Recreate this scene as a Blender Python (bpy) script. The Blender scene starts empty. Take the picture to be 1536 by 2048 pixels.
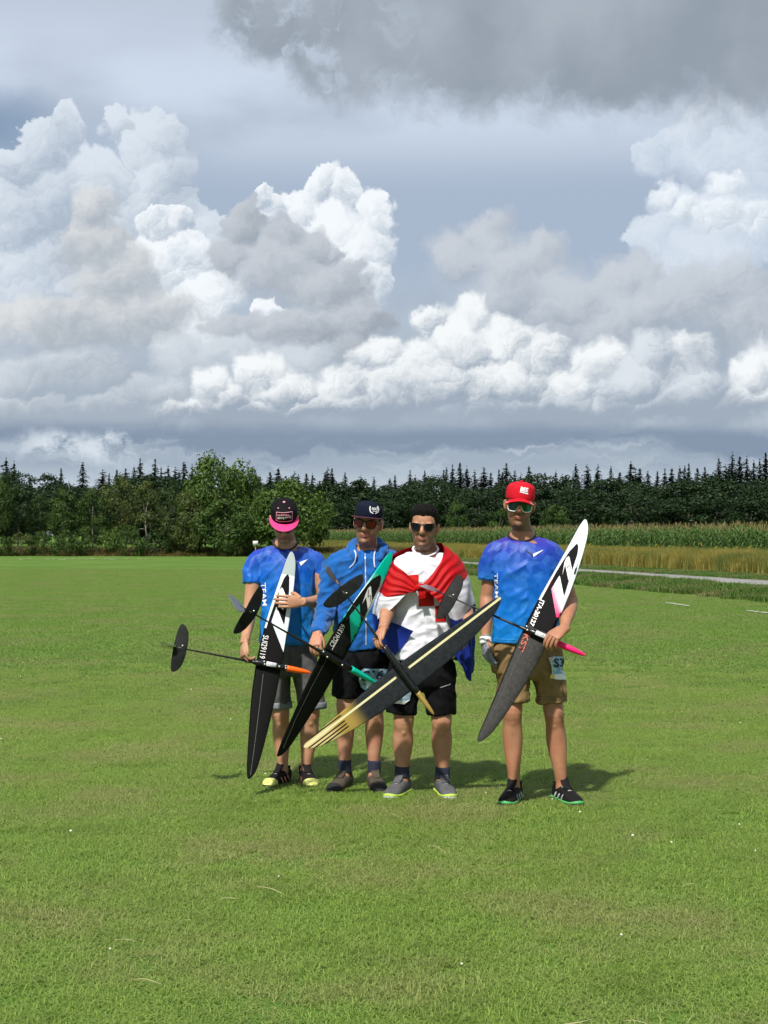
import bpy, math
import numpy as np
from mathutils import Vector, Matrix, Euler
from mathutils.bvhtree import BVHTree
from mathutils.geometry import tessellate_polygon

SC = bpy.context.scene
COL = SC.collection

# ------------------------------------------------------------------ camera
FPX = 3080.0            # focal length in pixels of the 1536x2048 photograph
CAM_H = 1.55
HORIZON = 1070.0
cam_data = bpy.data.cameras.new('camera')
cam = bpy.data.objects.new('camera', cam_data)
COL.objects.link(cam)
cam_data.sensor_fit = 'VERTICAL'
cam_data.sensor_height = 36.0
cam_data.lens = FPX / 2048.0 * 36.0
cam_data.clip_start = 0.1
cam_data.clip_end = 20000.0
PITCH = math.atan((HORIZON - 1024.0) / FPX)
cam.location = (0.0, 0.0, CAM_H)
cam.rotation_euler = (math.radians(90) + PITCH, 0.0, 0.0)
SC.camera = cam
CAM_ROT = cam.rotation_euler.to_matrix()
CAM_LOC = Vector((0.0, 0.0, CAM_H))

def ray_dir(px, py):
    return CAM_ROT @ Vector(((px - 768.0) / FPX, -(py - 1024.0) / FPX, -1.0))

def P(px, py, depth):
    """World point seen at a photograph pixel, at distance `depth` along +Y."""
    d = ray_dir(px, py)
    return CAM_LOC + d * (depth / d.y)

def ground_depth(py, z=0.0):
    return (CAM_H - z) * FPX / (py - HORIZON)

# ------------------------------------------------------------------ sun, exposure
SUN_EL = math.radians(52.0)
SUN_AZ = math.radians(201.0)      # compass bearing of the sun, +Y is north: behind the camera, to its left
sun_data = bpy.data.lights.new('sun', 'SUN')
sun_data.energy = 4.2
sun_data.angle = math.radians(2.0)
sun_data.color = (1.0, 0.95, 0.87)
sun = bpy.data.objects.new('sun', sun_data)
COL.objects.link(sun)
sun_vec = Vector((math.sin(SUN_AZ) * math.cos(SUN_EL), math.cos(SUN_AZ) * math.cos(SUN_EL), math.sin(SUN_EL)))
sun.rotation_euler = sun_vec.to_track_quat('Z', 'Y').to_euler()
sun.location = sun_vec * 50.0

SC.view_settings.view_transform = 'Standard'
SC.view_settings.look = 'None'
SC.view_settings.gamma = 1.0
SC.view_settings.exposure = 0.45
SC.view_settings.use_curve_mapping = False
SC.render.engine = 'CYCLES'
SC.cycles.use_denoising = True
SC.cycles.max_bounces = 6
SC.cycles.transparent_max_bounces = 12
SC.cycles.use_adaptive_sampling = True
SC.cycles.adaptive_threshold = 0.02
SC.cycles.adaptive_min_samples = 10

def srgb(h):
    """'#rrggbb' -> linear rgb"""
    h = h.lstrip('#')
    c = [int(h[i:i + 2], 16) / 255.0 for i in (0, 2, 4)]
    return tuple(x / 12.92 if x <= 0.04045 else ((x + 0.055) / 1.055) ** 2.4 for x in c)

# ------------------------------------------------------------------ node helper
class NT:
    """Small helper that writes shader node graphs as expressions."""
    def __init__(self, tree):
        self.t = tree; self.n = tree.nodes; self.l = tree.links
    def new(self, kind, **kw):
        nd = self.n.new(kind)
        for k, v in kw.items(): setattr(nd, k, v)
        return nd
    def put(self, sock, v):
        if v is None: return
        if hasattr(v, 'is_output'): self.l.new(v, sock)
        elif isinstance(v, (tuple, list)) and sock.type == 'RGBA' and len(v) == 3: sock.default_value = (*v, 1.0)
        else: sock.default_value = v
    def m(self, op, a, b=None, c=None, clamp=False):
        nd = self.new('ShaderNodeMath', operation=op, use_clamp=clamp)
        for s, v in zip(nd.inputs, (a, b, c)): self.put(s, v)
        return nd.outputs[0]
    def v(self, op, a, b=None, c=None, scale=None):
        nd = self.new('ShaderNodeVectorMath', operation=op)
        for s, v in zip(nd.inputs, (a, b, c)): self.put(s, v)
        if scale is not None: self.put(nd.inputs['Scale'], scale)
        return nd.outputs['Value'] if op in ('DOT_PRODUCT', 'LENGTH', 'DISTANCE') else nd.outputs[0]
    def add(self, a, b): return self.m('ADD', a, b)
    def sub(self, a, b): return self.m('SUBTRACT', a, b)
    def mul(self, a, b): return self.m('MULTIPLY', a, b)
    def madd(self, a, b, c, clamp=False): return self.m('MULTIPLY_ADD', a, b, c, clamp)
    def step(self, x, lo, hi):
        """smoothstep from lo to hi (hi may be below lo)"""
        nd = self.new('ShaderNodeMapRange', interpolation_type='SMOOTHSTEP')
        if isinstance(lo, (int, float)) and isinstance(hi, (int, float)) and lo > hi:
            self.put(nd.inputs[0], x); nd.inputs[1].default_value = hi; nd.inputs[2].default_value = lo
            nd.inputs[3].default_value = 1.0; nd.inputs[4].default_value = 0.0
        else:
            self.put(nd.inputs[0], x); self.put(nd.inputs[1], lo); self.put(nd.inputs[2], hi)
        return nd.outputs[0]
    def mixc(self, f, a, b, blend='MIX'):
        nd = self.new('ShaderNodeMix', data_type='RGBA', blend_type=blend)
        self.put(nd.inputs[0], f); self.put(nd.inputs[6], a); self.put(nd.inputs[7], b)
        return nd.outputs[2]
    def mixf(self, f, a, b):
        nd = self.new('ShaderNodeMix', data_type='FLOAT')
        self.put(nd.inputs[0], f); self.put(nd.inputs[2], a); self.put(nd.inputs[3], b)
        return nd.outputs[0]
    def mixv(self, f, a, b):
        nd = self.new('ShaderNodeMix', data_type='VECTOR')
        self.put(nd.inputs[0], f); self.put(nd.inputs[4], a); self.put(nd.inputs[5], b)
        return nd.outputs[1]
    def xyz(self, x, y, z=0.0):
        nd = self.new('ShaderNodeCombineXYZ')
        for s, v in zip(nd.inputs, (x, y, z)): self.put(s, v)
        return nd.outputs[0]
    def sep(self, v):
        nd = self.new('ShaderNodeSeparateXYZ'); self.put(nd.inputs[0], v)
        return nd.outputs
    def noise(self, vec, scale, detail=3.0, rough=0.5, dim='3D', lac=2.0, dist=0.0, out=0):
        nd = self.new('ShaderNodeTexNoise', noise_dimensions=dim)
        self.put(nd.inputs['Vector'], vec)
        nd.inputs['Scale'].default_value = scale; nd.inputs['Detail'].default_value = detail
        nd.inputs['Roughness'].default_value = rough; nd.inputs['Lacunarity'].default_value = lac
        nd.inputs['Distortion'].default_value = dist
        return nd.outputs[out]
    def voro(self, vec, scale, feature='F1', dim='2D', rand=1.0):
        nd = self.new('ShaderNodeTexVoronoi', feature=feature, voronoi_dimensions=dim)
        self.put(nd.inputs['Vector'], vec); nd.inputs['Scale'].default_value = scale
        nd.inputs['Randomness'].default_value = rand
        return nd
    def ramp(self, f, stops, interp='LINEAR'):
        nd = self.new('ShaderNodeValToRGB'); cr = nd.color_ramp; cr.interpolation = interp
        while len(cr.elements) < len(stops): cr.elements.new(0.5)
        for e, (p, c) in zip(cr.elements, stops):
            e.position = p; e.color = (*c, 1.0) if len(c) == 3 else c
        self.put(nd.inputs[0], f)
        return nd.outputs[0]

# ------------------------------------------------------------------ world: clear sky behind broken cumulus
# cloud banks, far to near: puffs are (bearing, height, half width, half height) in thousandths of the photograph's pixels
CLOUDS = [
    dict(lit='#d6dfe9', shade='#a4b2c3', edge=0.05, bias=0.60, nw=0.85, bw=0.12, puffs=[
        (.145, .290, .048, .056), (.090, .335, .070, .055), (.310, .308, .070, .072), (.250, .275, .036, .034), (.325, .39, .070, .09),
        (.035, .375, .065, .055), (.03, .46, .10, .09), (.17, .42, .15, .11), (.28, .48, .16, .13), (.18, .60, .30, .14), (.42, .52, .10, .10)]),
    dict(lit='#d3dde9', shade='#b0c0d2', edge=0.10, bias=0.58, nw=0.5, bw=0.12, puffs=[
        (1.300, .345, .034, .036), (1.345, .325, .055, .055), (1.45, .31, .12, .10), (1.53, .35, .1, .1), (1.318, .415, .028, .036),
        (1.36, .44, .06, .06), (1.46, .46, .12, .08), (1.40, .54, .14, .08), (1.30, .50, .06, .05)]),
    dict(lit='#eaf0f6', shade='#b7c4d2', edge=0.30, bias=0.58, nw=0.8, bw=0.18, puffs=[
        (1.322, .412, .030, .032), (1.37, .440, .05, .035), (1.445, .395, .030, .022), (1.42, .45, .07, .035), (1.49, .46, .05, .03)]),
    dict(lit='#eef3f7', shade='#a6b5c6', edge=0.055, bias=0.60, nw=1.05, bw=0.15, puffs=[
        (.330, .460, .052, .045), (.368, .455, .030, .030), (.36, .53, .085, .07), (.42, .60, .08, .055), (.300, .54, .05, .06), (.40, .68, .10, .05),
        (.650, .385, .050, .050), (.695, .405, .042, .05), (.605, .43, .05, .045), (.530, .408, .030, .022), (.548, .43, .045, .04),
        (.745, .44, .042, .05), (.71, .50, .078, .08), (.66, .48, .09, .09), (.535, .625, .03, .02), (.72, .57, .07, .06)]),
    dict(lit='#d9dcde', shade='#abb4be', edge=0.26, bias=0.52, nw=1.1, bw=0.10, k=0.7, puffs=[
        (.190, .445, .046, .050), (.19, .51, .075, .06), (.24, .57, .10, .07), (.28, .64, .14, .06), (.12, .66, .16, .05)]),
    dict(lit='#c2c8d0', shade='#9aa4b0', edge=0.12, bias=0.52, nw=1.0, bw=0.10, k=0.7, puffs=[
        (.49, .455, .050, .046), (.565, .475, .046, .046), (.62, .50, .05, .042), (.655, .51, .022, .022), (.55, .54, .10, .06),
        (.65, .58, .095, .06), (.72, .64, .08, .05), (.70, .69, .06, .04), (.46, .52, .05, .045), (.60, .66, .13, .04), (.48, .66, .08, .03)]),
    dict(lit='#c3cad3', shade='#9ca8b6', edge=0.24, bias=0.58, nw=0.9, bw=0.09, k=0.8, puffs=[
        (.985, .475, .050, .055), (.92, .52, .07, .06), (1.10, .505, .045, .045), (1.04, .54, .11, .065), (1.03, .60, .11, .06), (1.13, .62, .11, .07),
        (1.25, .57, .09, .05), (1.28, .63, .12, .07), (1.42, .60, .12, .07), (1.5, .64, .12, .07), (1.18, .67, .10, .05)]),
    dict(lit='#ccd4dc', shade='#a3afbc', edge=0.30, bias=0.60, nw=0.8, bw=0.10, vgrad=(0.76, 0.93), puffs=[
        (.05, .77, .07, .05), (.17, .745, .12, .05), (.30, .79, .09, .045), (.26, .82, .14, .03), (.08, .83, .14, .03), (.38, .73, .07, .04), (.48, .71, .07, .035), (.60, .73, .09, .04)]),
    dict(lit='#eff3f5', shade='#9ba8b7', edge=0.22, bias=0.64, nw=1.0, bw=0.16, vgrad=(0.755, 0.90), puffs=[
        (.42, .780, .040, .042), (.45, .81, .06, .04), (.52, .755, .055, .045), (.57, .79, .08, .045), (.62, .82, .12, .03),
        (.76, .720, .06, .045), (.70, .780, .065, .045), (.86, .650, .045, .030), (.955, .635, .035, .044), (.93, .69, .085, .06), (1.03, .685, .07, .055),
        (1.08, .72, .06, .05), (1.20, .735, .065, .05), (1.36, .725, .07, .05), (1.51, .75, .06, .06),
        (.85, .76, .13, .08), (1.02, .78, .14, .08), (1.15, .80, .12, .06), (1.46, .81, .12, .05), (.75, .81, .14, .045), (.5, .83, .2, .03)]),
    dict(lit='#d8dfe6', shade='#9ca9b8', edge=0.28, bias=0.58, nw=1.0, bw=0.15, vgrad=(0.75, 0.90), puffs=[
        (1.31, .715, .06, .05), (1.27, .78, .08, .06), (1.34, .81, .09, .045), (1.40, .78, .06, .05), (1.2, .83, .3, .03)]),
]

def build_world():
    w = bpy.data.worlds.new('World'); SC.world = w; w.use_nodes = True
    S = bpy.data.node_groups.new('broken_cumulus_sky', 'ShaderNodeTree')
    S.interface.new_socket('sky', in_out='OUTPUT', socket_type='NodeSocketShader')
    T = NT(S)
    d = T.new('ShaderNodeTexCoord').outputs['Generated']
    sx, sy, sz = T.sep(d)
    az = T.m('ARCTAN2', sx, sy); el = T.m('ARCSINE', sz)
    # the same cloud banks go on, mirrored, all round the horizon
    Ur = T.madd(az, 3.08, 0.768)
    U = T.m('PINGPONG', Ur, 1.536)
    V = T.m('MINIMUM', T.madd(el, -3.08, 1.070), 1.06)
    p = T.xyz(U, V); pr = T.xyz(Ur, V)      # puffs repeat; all texture runs on without repeating
    # domain warp that makes ragged cloud outlines
    w1 = T.v('SUBTRACT', T.noise(pr, 7.0, 3.0, 0.55, '2D', out=1), (0.5, 0.5, 0.5))
    w2 = T.v('SUBTRACT', T.noise(pr, 26.0, 4.0, 0.62, '2D', out=1), (0.5, 0.5, 0.5))
    pw = T.v('MULTIPLY_ADD', w1, (0.085, 0.07, 0.0), p)
    pd = T.v('MULTIPLY_ADD', w2, (0.040, 0.036, 0.0), pw)
    pt = T.v('ADD', pd, T.v('SUBTRACT', pr, p))
    soft = T.noise(pr, 3.0, 5.0, 0.55, '2D')
    fine = T.noise(pt, 13.0, 5.0, 0.62, '2D')
    L2 = (-0.55, -0.83, 0.0)

    # billows: round cells at three sizes, lit as small domes
    def billow(scale, vec):
        nd = T.voro(vec, scale)
        return nd.outputs['Distance'], T.v('SCALE', T.v('SUBTRACT', vec, nd.outputs['Position']), scale=scale)
    d1, o1 = billow(15.0, pt)
    d2, o2 = billow(34.0, T.v('ADD', pt, (3.1, 1.7, 0)))
    d3, o3 = billow(80.0, T.v('ADD', pt, (5.3, 4.1, 0)))
    off = T.v('MULTIPLY_ADD', o2, (0.7, 0.7, 0), o1)
    off = T.v('MULTIPLY_ADD', o3, (0.45, 0.45, 0), off)
    blit = T.v('DOT_PRODUCT', off, L2)
    bump = T.madd(d3, 0.25, T.madd(d2, 0.5, d1))

    # one cloud puff: joins an ellipse to the outline built so far and keeps the direction from its centre
    G = bpy.data.node_groups.new('cloud_puff', 'ShaderNodeTree')
    for nm, ty in (('vec', 'Vector'), ('inv', 'Vector'), ('off', 'Vector'), ('best', 'Float'), ('n', 'Vector'), ('k', 'Float')):
        G.interface.new_socket(nm, in_out='INPUT', socket_type='NodeSocket' + ty)
    for nm, ty in (('best', 'Float'), ('n', 'Vector'), ('vec', 'Vector')):
        G.interface.new_socket(nm, in_out='OUTPUT', socket_type='NodeSocket' + ty)
    g = NT(G); gi = g.new('NodeGroupInput').outputs; go = g.new('NodeGroupOutput').inputs
    q = g.v('MULTIPLY_ADD', gi[0], gi[1], gi[2])
    Dq = g.v('LENGTH', q)
    t = g.madd(g.sub(gi[3], Dq), gi[5], 0.5, clamp=True)
    bb = g.m('SMOOTH_MIN', gi[3], Dq, 0.25)
    nq = g.mixv(t, gi[4], q)
    g.put(go[0], bb); g.put(go[1], nq)
    g.put(go[2], g.v('MULTIPLY_ADD', nq, (1e-9, 1e-9, 1e-9), gi[0]))

    def puffs(vec, lst, k=0.35):
        best, n = 9.0, (0.0, 0.0, 0.0)
        for cx, cy, rx, ry in lst:
            nd = T.new('ShaderNodeGroup'); nd.node_tree = G
            T.put(nd.inputs[0], vec); nd.inputs[1].default_value = (1 / rx, 1 / ry, 0); nd.inputs[2].default_value = (-cx / rx, -cy / ry, 0)
            T.put(nd.inputs[3], best); T.put(nd.inputs[4], n); nd.inputs[5].default_value = 1 / k
            best, n, vec = nd.outputs[0], nd.outputs[1], nd.outputs[2]
        return best, n

    tone = T.madd(T.sub(soft, 0.5), 1.0, T.mul(T.sub(fine, 0.5), 0.75))
    # shading of one bank: outline with billows, lit from the sun's side, darker towards its base
    H = bpy.data.node_groups.new('cloud_bank', 'ShaderNodeTree')
    ins = ('col', 'Color'), ('D', 'Float'), ('n', 'Vector'), ('bump', 'Float'), ('blit', 'Float'), ('tone', 'Float'), ('V', 'Float'), \
          ('lit', 'Color'), ('shade', 'Color'), ('hi', 'Float'), ('lo', 'Float'), ('bias', 'Float'), ('nw', 'Float'), ('bw', 'Float'), ('v0', 'Float'), ('v1', 'Float')
    for nm, ty in ins: H.interface.new_socket(nm, in_out='INPUT', socket_type='NodeSocket' + ty)
    H.interface.new_socket('col', in_out='OUTPUT', socket_type='NodeSocketColor')
    h = NT(H); hi_ = {s_.name: s_ for s_ in h.new('NodeGroupInput').outputs if s_.name}; ho = h.new('NodeGroupOutput').inputs
    hD = h.madd(hi_['bump'], 0.24, h.sub(hi_['D'], 0.132))
    hy = h.mul(h.m('MAXIMUM', h.sep(hi_['n'])[1], 0.0), 0.55)
    hy = h.add(hy, h.mul(h.m('MAXIMUM', hi_['tone'], 0.0), 0.35))
    ha = h.sub(1.0, h.step(hD, h.sub(hi_['lo'], hy), h.add(hi_['hi'], h.mul(hy, 0.6))))
    hs = h.madd(h.v('DOT_PRODUCT', hi_['n'], L2), hi_['nw'], hi_['bias'])
    hs = h.add(h.madd(hi_['blit'], hi_['bw'], hs), hi_['tone'])
    hs = h.sub(hs, h.step(hi_['V'], hi_['v0'], hi_['v1']))
    hc = h.mixc(h.step(hs, 0.0, 1.0), hi_['shade'], hi_['lit'])
    h.put(ho[0], h.mixc(ha, hi_['col'], hc))

    def layer(col, lst, lit, shade, edge, bias, nw, bw, vgrad=(2.0, 3.0), k=0.35):
        D, n = puffs(T.v('MULTIPLY_ADD', col, (1e-9, 1e-9, 1e-9), pd), lst, k)
        nd = T.new('ShaderNodeGroup'); nd.node_tree = H
        for sock, val in zip(nd.inputs, (col, D, n, bump, blit, tone, V, srgb(lit), srgb(shade), 1 + edge, 1 - edge, bias, nw * 0.5, bw, vgrad[0], vgrad[1])):
            T.put(sock, val)
        return nd.outputs[0]

    # clear sky with a thin high veil
    sky = T.new('ShaderNodeTexSky', sky_type='NISHITA')
    sky.sun_disc = False; sky.sun_elevation = SUN_EL; sky.sun_rotation = SUN_AZ
    sky.altitude = 0.0; sky.air_density = 1.0; sky.dust_density = 1.2; sky.ozone_density = 1.0
    blue = T.v('SCALE', sky.outputs[0], scale=0.085)
    sv = T.noise(T.v('MULTIPLY', pr, (1.0, 2.2, 0)), 2.2, 4.0, 0.5, '2D')
    veil = T.mixc(T.step(V, 0.10, 0.45), srgb('#bcc7d7'), srgb('#a5b4c8'))
    vb = T.mul(T.step(V, 0.02, 0.20), T.step(V, 0.40, 0.22))
    veil = T.mixc(T.mul(vb, T.step(sv, 0.25, 0.60)), veil, srgb('#ccd8e8'))
    gap = T.v('LENGTH', T.v('MULTIPLY_ADD', pw, (1 / 0.16, 1 / 0.075, 0), (0.03 / 0.16, -0.285 / 0.075, 0)))
    base = T.mixc(T.madd(T.step(gap, 1.3, 0.2), -0.75, 0.95), blue, veil)
    base = T.mixc(T.step(V, 0.50, 0.72), base, T.mixc(T.step(soft, 0.35, 0.65), srgb('#a2afbe'), srgb('#bac5d0')))

    def low_sky(col):
        # flat dark bases and layered stratus towards the horizon
        st = T.noise(T.v('MULTIPLY', pt, (1.0, 5.0, 0.0)), 2.2, 4.0, 0.5, '2D')
        low = T.mixc(T.step(T.madd(V, 3.2, st), 3.27, 3.50), srgb('#8393a8'), srgb('#9fadbc'))
        wh = T.v('LENGTH', T.v('MULTIPLY_ADD', pd, (1 / 0.16, 1 / 0.04, 0), (-0.17 / 0.16, -0.895 / 0.04, 0)))
        low = T.mixc(T.mul(T.step(wh, 1.25, 0.3), T.step(fine, 0.35, 0.6)), low, srgb('#d0dae3'))
        streak = T.noise(T.v('MULTIPLY', pt, (0.8, 7.0, 0.0)), 3.4, 5.0, 0.55, '2D')
        low = T.mixc(T.mul(T.mul(T.step(streak, 0.50, 0.68), T.step(V, 0.86, 0.90)), 0.8), low, srgb('#b4c0cc'))
        low = T.mixc(T.step(V, 0.925, 0.985), low, srgb('#bcc8d3'))
        Vn = T.madd(T.sub(st, 0.5), 0.035, T.madd(T.sub(fine, 0.5), 0.012, V))
        return T.mixc(T.step(Vn, 0.836, 0.872), col, low)

    A = [(.62, -.02, .22, .13), (.55, .07, .12, .09), (.70, .10, .15, .12), (.95, .07, .30, .18), (1.25, .08, .30, .19), (1.5, .10, .25, .17), (1.0, -.3, .9, .36)]
    def deck(col):
        # heavy grey cloud overhead, its ragged edge low on the right
        v = T.v('MULTIPLY_ADD', col, (1e-9, 1e-9, 1e-9), T.v('MULTIPLY_ADD', w2, (0.05, 0.04, 0.0), pw))
        Dd, nn = puffs(v, A, 0.6)
        a = T.step(T.madd(T.sub(fine, 0.5), 0.50, Dd), 1.24, 0.64)
        dk = T.noise(pw, 3.0, 5.0, 0.5, '2D')
        c = T.mixc(T.step(dk, 0.30, 0.72), srgb('#8d98a4'), srgb('#a6afba'))
        c = T.mixc(T.mul(T.step(fine, 0.50, 0.75), T.step(U, 1.0, 0.55)), c, srgb('#b7c2d2'))
        return T.mixc(T.mul(a, 0.95), col, c)

    zen = T.mixc(T.step(T.noise(d, 2.5, 4.0, 0.55), 0.42, 0.62), srgb('#93a0ae'), srgb('#c3ccd8'))
    zt = T.step(V, -0.02, -0.22)

    def region(u0, u1, v0, v1):
        col = base
        for L in CLOUDS:
            sub = []
            for cx, cy, rx, ry in L['puffs']:
                dx = max(u0 - cx, cx - u1, 0) - 0.05; dy = max(v0 - cy, cy - v1, 0) - 0.05
                if math.hypot(max(dx, 0) / rx, max(dy, 0) / ry) < 1.6: sub.append((cx, cy, rx, ry))
            if sub: col = layer(col, sub, **{k: v for k, v in L.items() if k != 'puffs'})
        if v1 > 0.80: col = low_sky(col)
        if v0 < 0.30: col = T.mixc(zt, deck(col), zen)
        return bg(col)
    def bg(col):
        nd = T.new('ShaderNodeBackground'); T.put(nd.inputs[0], col); nd.inputs[1].default_value = 0.78
        return nd.outputs[0]
    def split(sock, at, lo, hi):
        nd = T.new('ShaderNodeMixShader'); T.put(nd.inputs[0], T.m('GREATER_THAN', sock, at)); T.put(nd.inputs[1], lo); T.put(nd.inputs[2], hi)
        return nd.outputs[0]
    tree = bg(low_sky(base))
    tree = split(V, 0.90, split(U, 0.80, region(0, .8, .62, .90), region(.8, 1.536, .62, .90)), tree)
    tree = split(V, 0.62, split(U, 0.80, region(0, .8, .46, .62), region(.8, 1.536, .46, .62)), tree)
    tree = split(V, 0.46, split(U, 0.80, region(0, .8, .29, .46), region(.8, 1.536, .29, .46)), tree)
    tree = split(V, 0.29, split(U, 0.80, region(0, .8, -.25, .29), region(.8, 1.536, -.25, .29)), tree)
    tree = split(V, -0.25, bg(zen), tree)
    T.put(T.new('NodeGroupOutput').inputs[0], tree)
    T = NT(w.node_tree)
    for nd in list(T.n): T.n.remove(nd)
    nd = T.new('ShaderNodeGroup'); nd.node_tree = S
    T.l.new(nd.outputs[0], T.new('ShaderNodeOutputWorld').inputs[0])
    w.cycles.sampling_method = 'MANUAL'; w.cycles.sample_map_resolution = 512
build_world()

# ------------------------------------------------------------------ mesh helpers
def np_mesh(name, V, F, smooth=False, attrs=None):
    """Mesh from numpy vertices and a list of face arrays (each M x k)."""
    me = bpy.data.meshes.new(name)
    V = np.asarray(V, dtype=np.float32).reshape(-1, 3)
    Fs = [np.asarray(f, dtype=np.int32) for f in (F if isinstance(F, list) else [F]) if len(f)]
    me.vertices.add(len(V)); me.vertices.foreach_set('co', V.ravel())
    if Fs:
        loops = np.concatenate([f.ravel() for f in Fs])
        tot = np.concatenate([np.full(len(f), f.shape[1], dtype=np.int32) for f in Fs])
        start = np.concatenate([[0], np.cumsum(tot)[:-1]]).astype(np.int32)
        me.loops.add(len(loops)); me.loops.foreach_set('vertex_index', loops)
        me.polygons.add(len(tot)); me.polygons.foreach_set('loop_start', start); me.polygons.foreach_set('loop_total', tot)
        if smooth: me.polygons.foreach_set('use_smooth', np.ones(len(tot), dtype=bool))
    for k, v in (attrs or {}).items():
        v = np.asarray(v, dtype=np.float32)
        a = me.attributes.new(k, 'FLOAT_VECTOR' if v.ndim == 2 else 'FLOAT', 'POINT')
        a.data.foreach_set('vector' if v.ndim == 2 else 'value', v.ravel())
    me.update(calc_edges=True)
    return me

def world_loc(o):
    v = Vector(o.location)
    while o.parent: o = o.parent; v = v + Vector(o.location)
    return v

def link(name, me, mat=None, parent=None, loc=None, label=None, cat=None, group=None, kind=None):
    """Links one mesh object; with a parent, mesh vertices are world positions unless loc is given."""
    o = bpy.data.objects.new(name, me); COL.objects.link(o)
    if mat is not None and me is not None and len(me.materials) == 0:
        for m in (mat if isinstance(mat, (list, tuple)) else [mat]): me.materials.append(m)
    if parent is not None:
        o.parent = parent
        if loc is None: o.location = -world_loc(parent)
    if loc is not None: o.location = loc
    tag(o, label, cat, group, kind)
    return o

def tag(o, label=None, cat=None, group=None, kind=None):
    if label: o['label'] = label
    if cat: o['category'] = cat
    if group: o['group'] = group
    if kind: o['kind'] = kind
    return o

def empty(name, loc, label=None, cat=None, group=None):
    o = bpy.data.objects.new(name, None); COL.objects.link(o); o.location = loc
    o.empty_display_size = 0.2
    return tag(o, label, cat, group)

# ------------------------------------------------------------------ materials
def material(name, color, rough=0.6, bump=0.0, bump_scale=200.0, var=0.0, var_scale=20.0, spec=0.5, metal=0.0, sheen=0.0, sss=0.0, coat=0.0):
    m = bpy.data.materials.new(name); m.use_nodes = True
    T = NT(m.node_tree); b = T.n['Principled BSDF']
    if isinstance(color, str): color = srgb(color)
    b.inputs['Base Color'].default_value = (*color, 1)
    b.inputs['Roughness'].default_value = rough
    b.inputs['Specular IOR Level'].default_value = spec
    b.inputs['Metallic'].default_value = metal
    b.inputs['Coat Weight'].default_value = coat
    if sheen: b.inputs['Sheen Weight'].default_value = sheen
    if sss:
        b.inputs['Subsurface Weight'].default_value = sss
        b.inputs['Subsurface Radius'].default_value = (0.012, 0.005, 0.003); b.inputs['Subsurface Scale'].default_value = 1.0
    co = T.new('ShaderNodeTexCoord').outputs['Object']
    if var:
        n = T.noise(co, var_scale, 4.0, 0.6)
        f = T.step(n, 0.3, 0.7)
        T.put(b.inputs['Base Color'], T.mixc(f, tuple(c * (1 - var) for c in color), tuple(min(1, c * (1 + var)) for c in color)))
    if bump:
        nd = T.new('ShaderNodeBump'); nd.inputs['Strength'].default_value = bump; nd.inputs['Distance'].default_value = 0.004
        T.put(nd.inputs['Height'], T.noise(co, bump_scale, 3.0, 0.6)); T.put(b.inputs['Normal'], nd.outputs[0])
    return m

def principled(m): return m.node_tree.nodes['Principled BSDF']

def leaf_material(name, dark, light, trans=0.25, patch=None, patch_scale=0.3, rough=0.55):
    """Foliage: colour varies from leaf to leaf (attribute var) and in patches over the ground."""
    m = bpy.data.materials.new(name); m.use_nodes = True
    T = NT(m.node_tree); b = T.n['Principled BSDF']; out = T.n['Material Output']
    at = T.new('ShaderNodeAttribute', attribute_name='var').outputs['Fac']
    c = T.mixc(at, dark, light)
    if patch:
        pos = T.new('ShaderNodeNewGeometry').outputs['Position']
        n = T.noise(pos, patch_scale, 4.0, 0.6)
        c = T.mixc(T.mul(T.step(T.noise(pos, patch_scale * 3.1, 3.0, 0.6), 0.48, 0.66), 0.45), c, T.mixc(at, tuple(x * 0.62 for x in dark), tuple(x * 0.66 for x in light)))
        c = T.mixc(T.step(n, 0.42, 0.68), c, T.mixc(at, tuple(x * 0.6 for x in patch), patch))
    T.put(b.inputs['Base Color'], c); b.inputs['Roughness'].default_value = rough
    b.inputs['Specular IOR Level'].default_value = 0.25
    tr = T.new('ShaderNodeBsdfTranslucent'); T.put(tr.inputs[0], T.mixc(0.5, c, (light[0] * 1.1, light[1] * 1.2, light[2] * 0.6)))
    mx = T.new('ShaderNodeMixShader'); mx.inputs[0].default_value = trans
    T.l.new(b.outputs[0], mx.inputs[1]); T.l.new(tr.outputs[0], mx.inputs[2]); T.l.new(mx.outputs[0], out.inputs[0])
    return m

# ------------------------------------------------------------------ numpy noise
_rs = np.random.RandomState(7)
_perm = np.concatenate([_rs.permutation(256)] * 3)
_grad = _rs.normal(size=(256, 3)); _grad /= np.linalg.norm(_grad, axis=1)[:, None]
def pnoise(p):
    p = np.asarray(p, dtype=np.float64)
    i = np.floor(p).astype(int); f = p - i; u = f * f * f * (f * (f * 6 - 15) + 10); i &= 255
    r = 0
    for a in (0, 1):
        for b in (0, 1):
            for c in (0, 1):
                g = _grad[_perm[_perm[_perm[i[:, 0] + a] + i[:, 1] + b] + i[:, 2] + c]]
                dt = ((f - (a, b, c)) * g).sum(1)
                r = r + dt * (u[:, 0] if a else 1 - u[:, 0]) * (u[:, 1] if b else 1 - u[:, 1]) * (u[:, 2] if c else 1 - u[:, 2])
    return r
def fbm(p, octaves=3):
    r = 0; a = 1.0; p = np.asarray(p, dtype=np.float64)
    for _ in range(octaves): r = r + a * pnoise(p); p = p * 2.03 + 17.1; a *= 0.5
    return r

# ------------------------------------------------------------------ tubes and lofts
def frame_of(t, hint):
    t = t / np.linalg.norm(t)
    x = hint - t * hint.dot(t)
    if np.linalg.norm(x) < 1e-6: x = np.array([0.0, 1.0, 0.3]) - t * np.dot([0.0, 1.0, 0.3], t)
    x /= np.linalg.norm(x)
    return x, np.cross(t, x)

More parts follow.
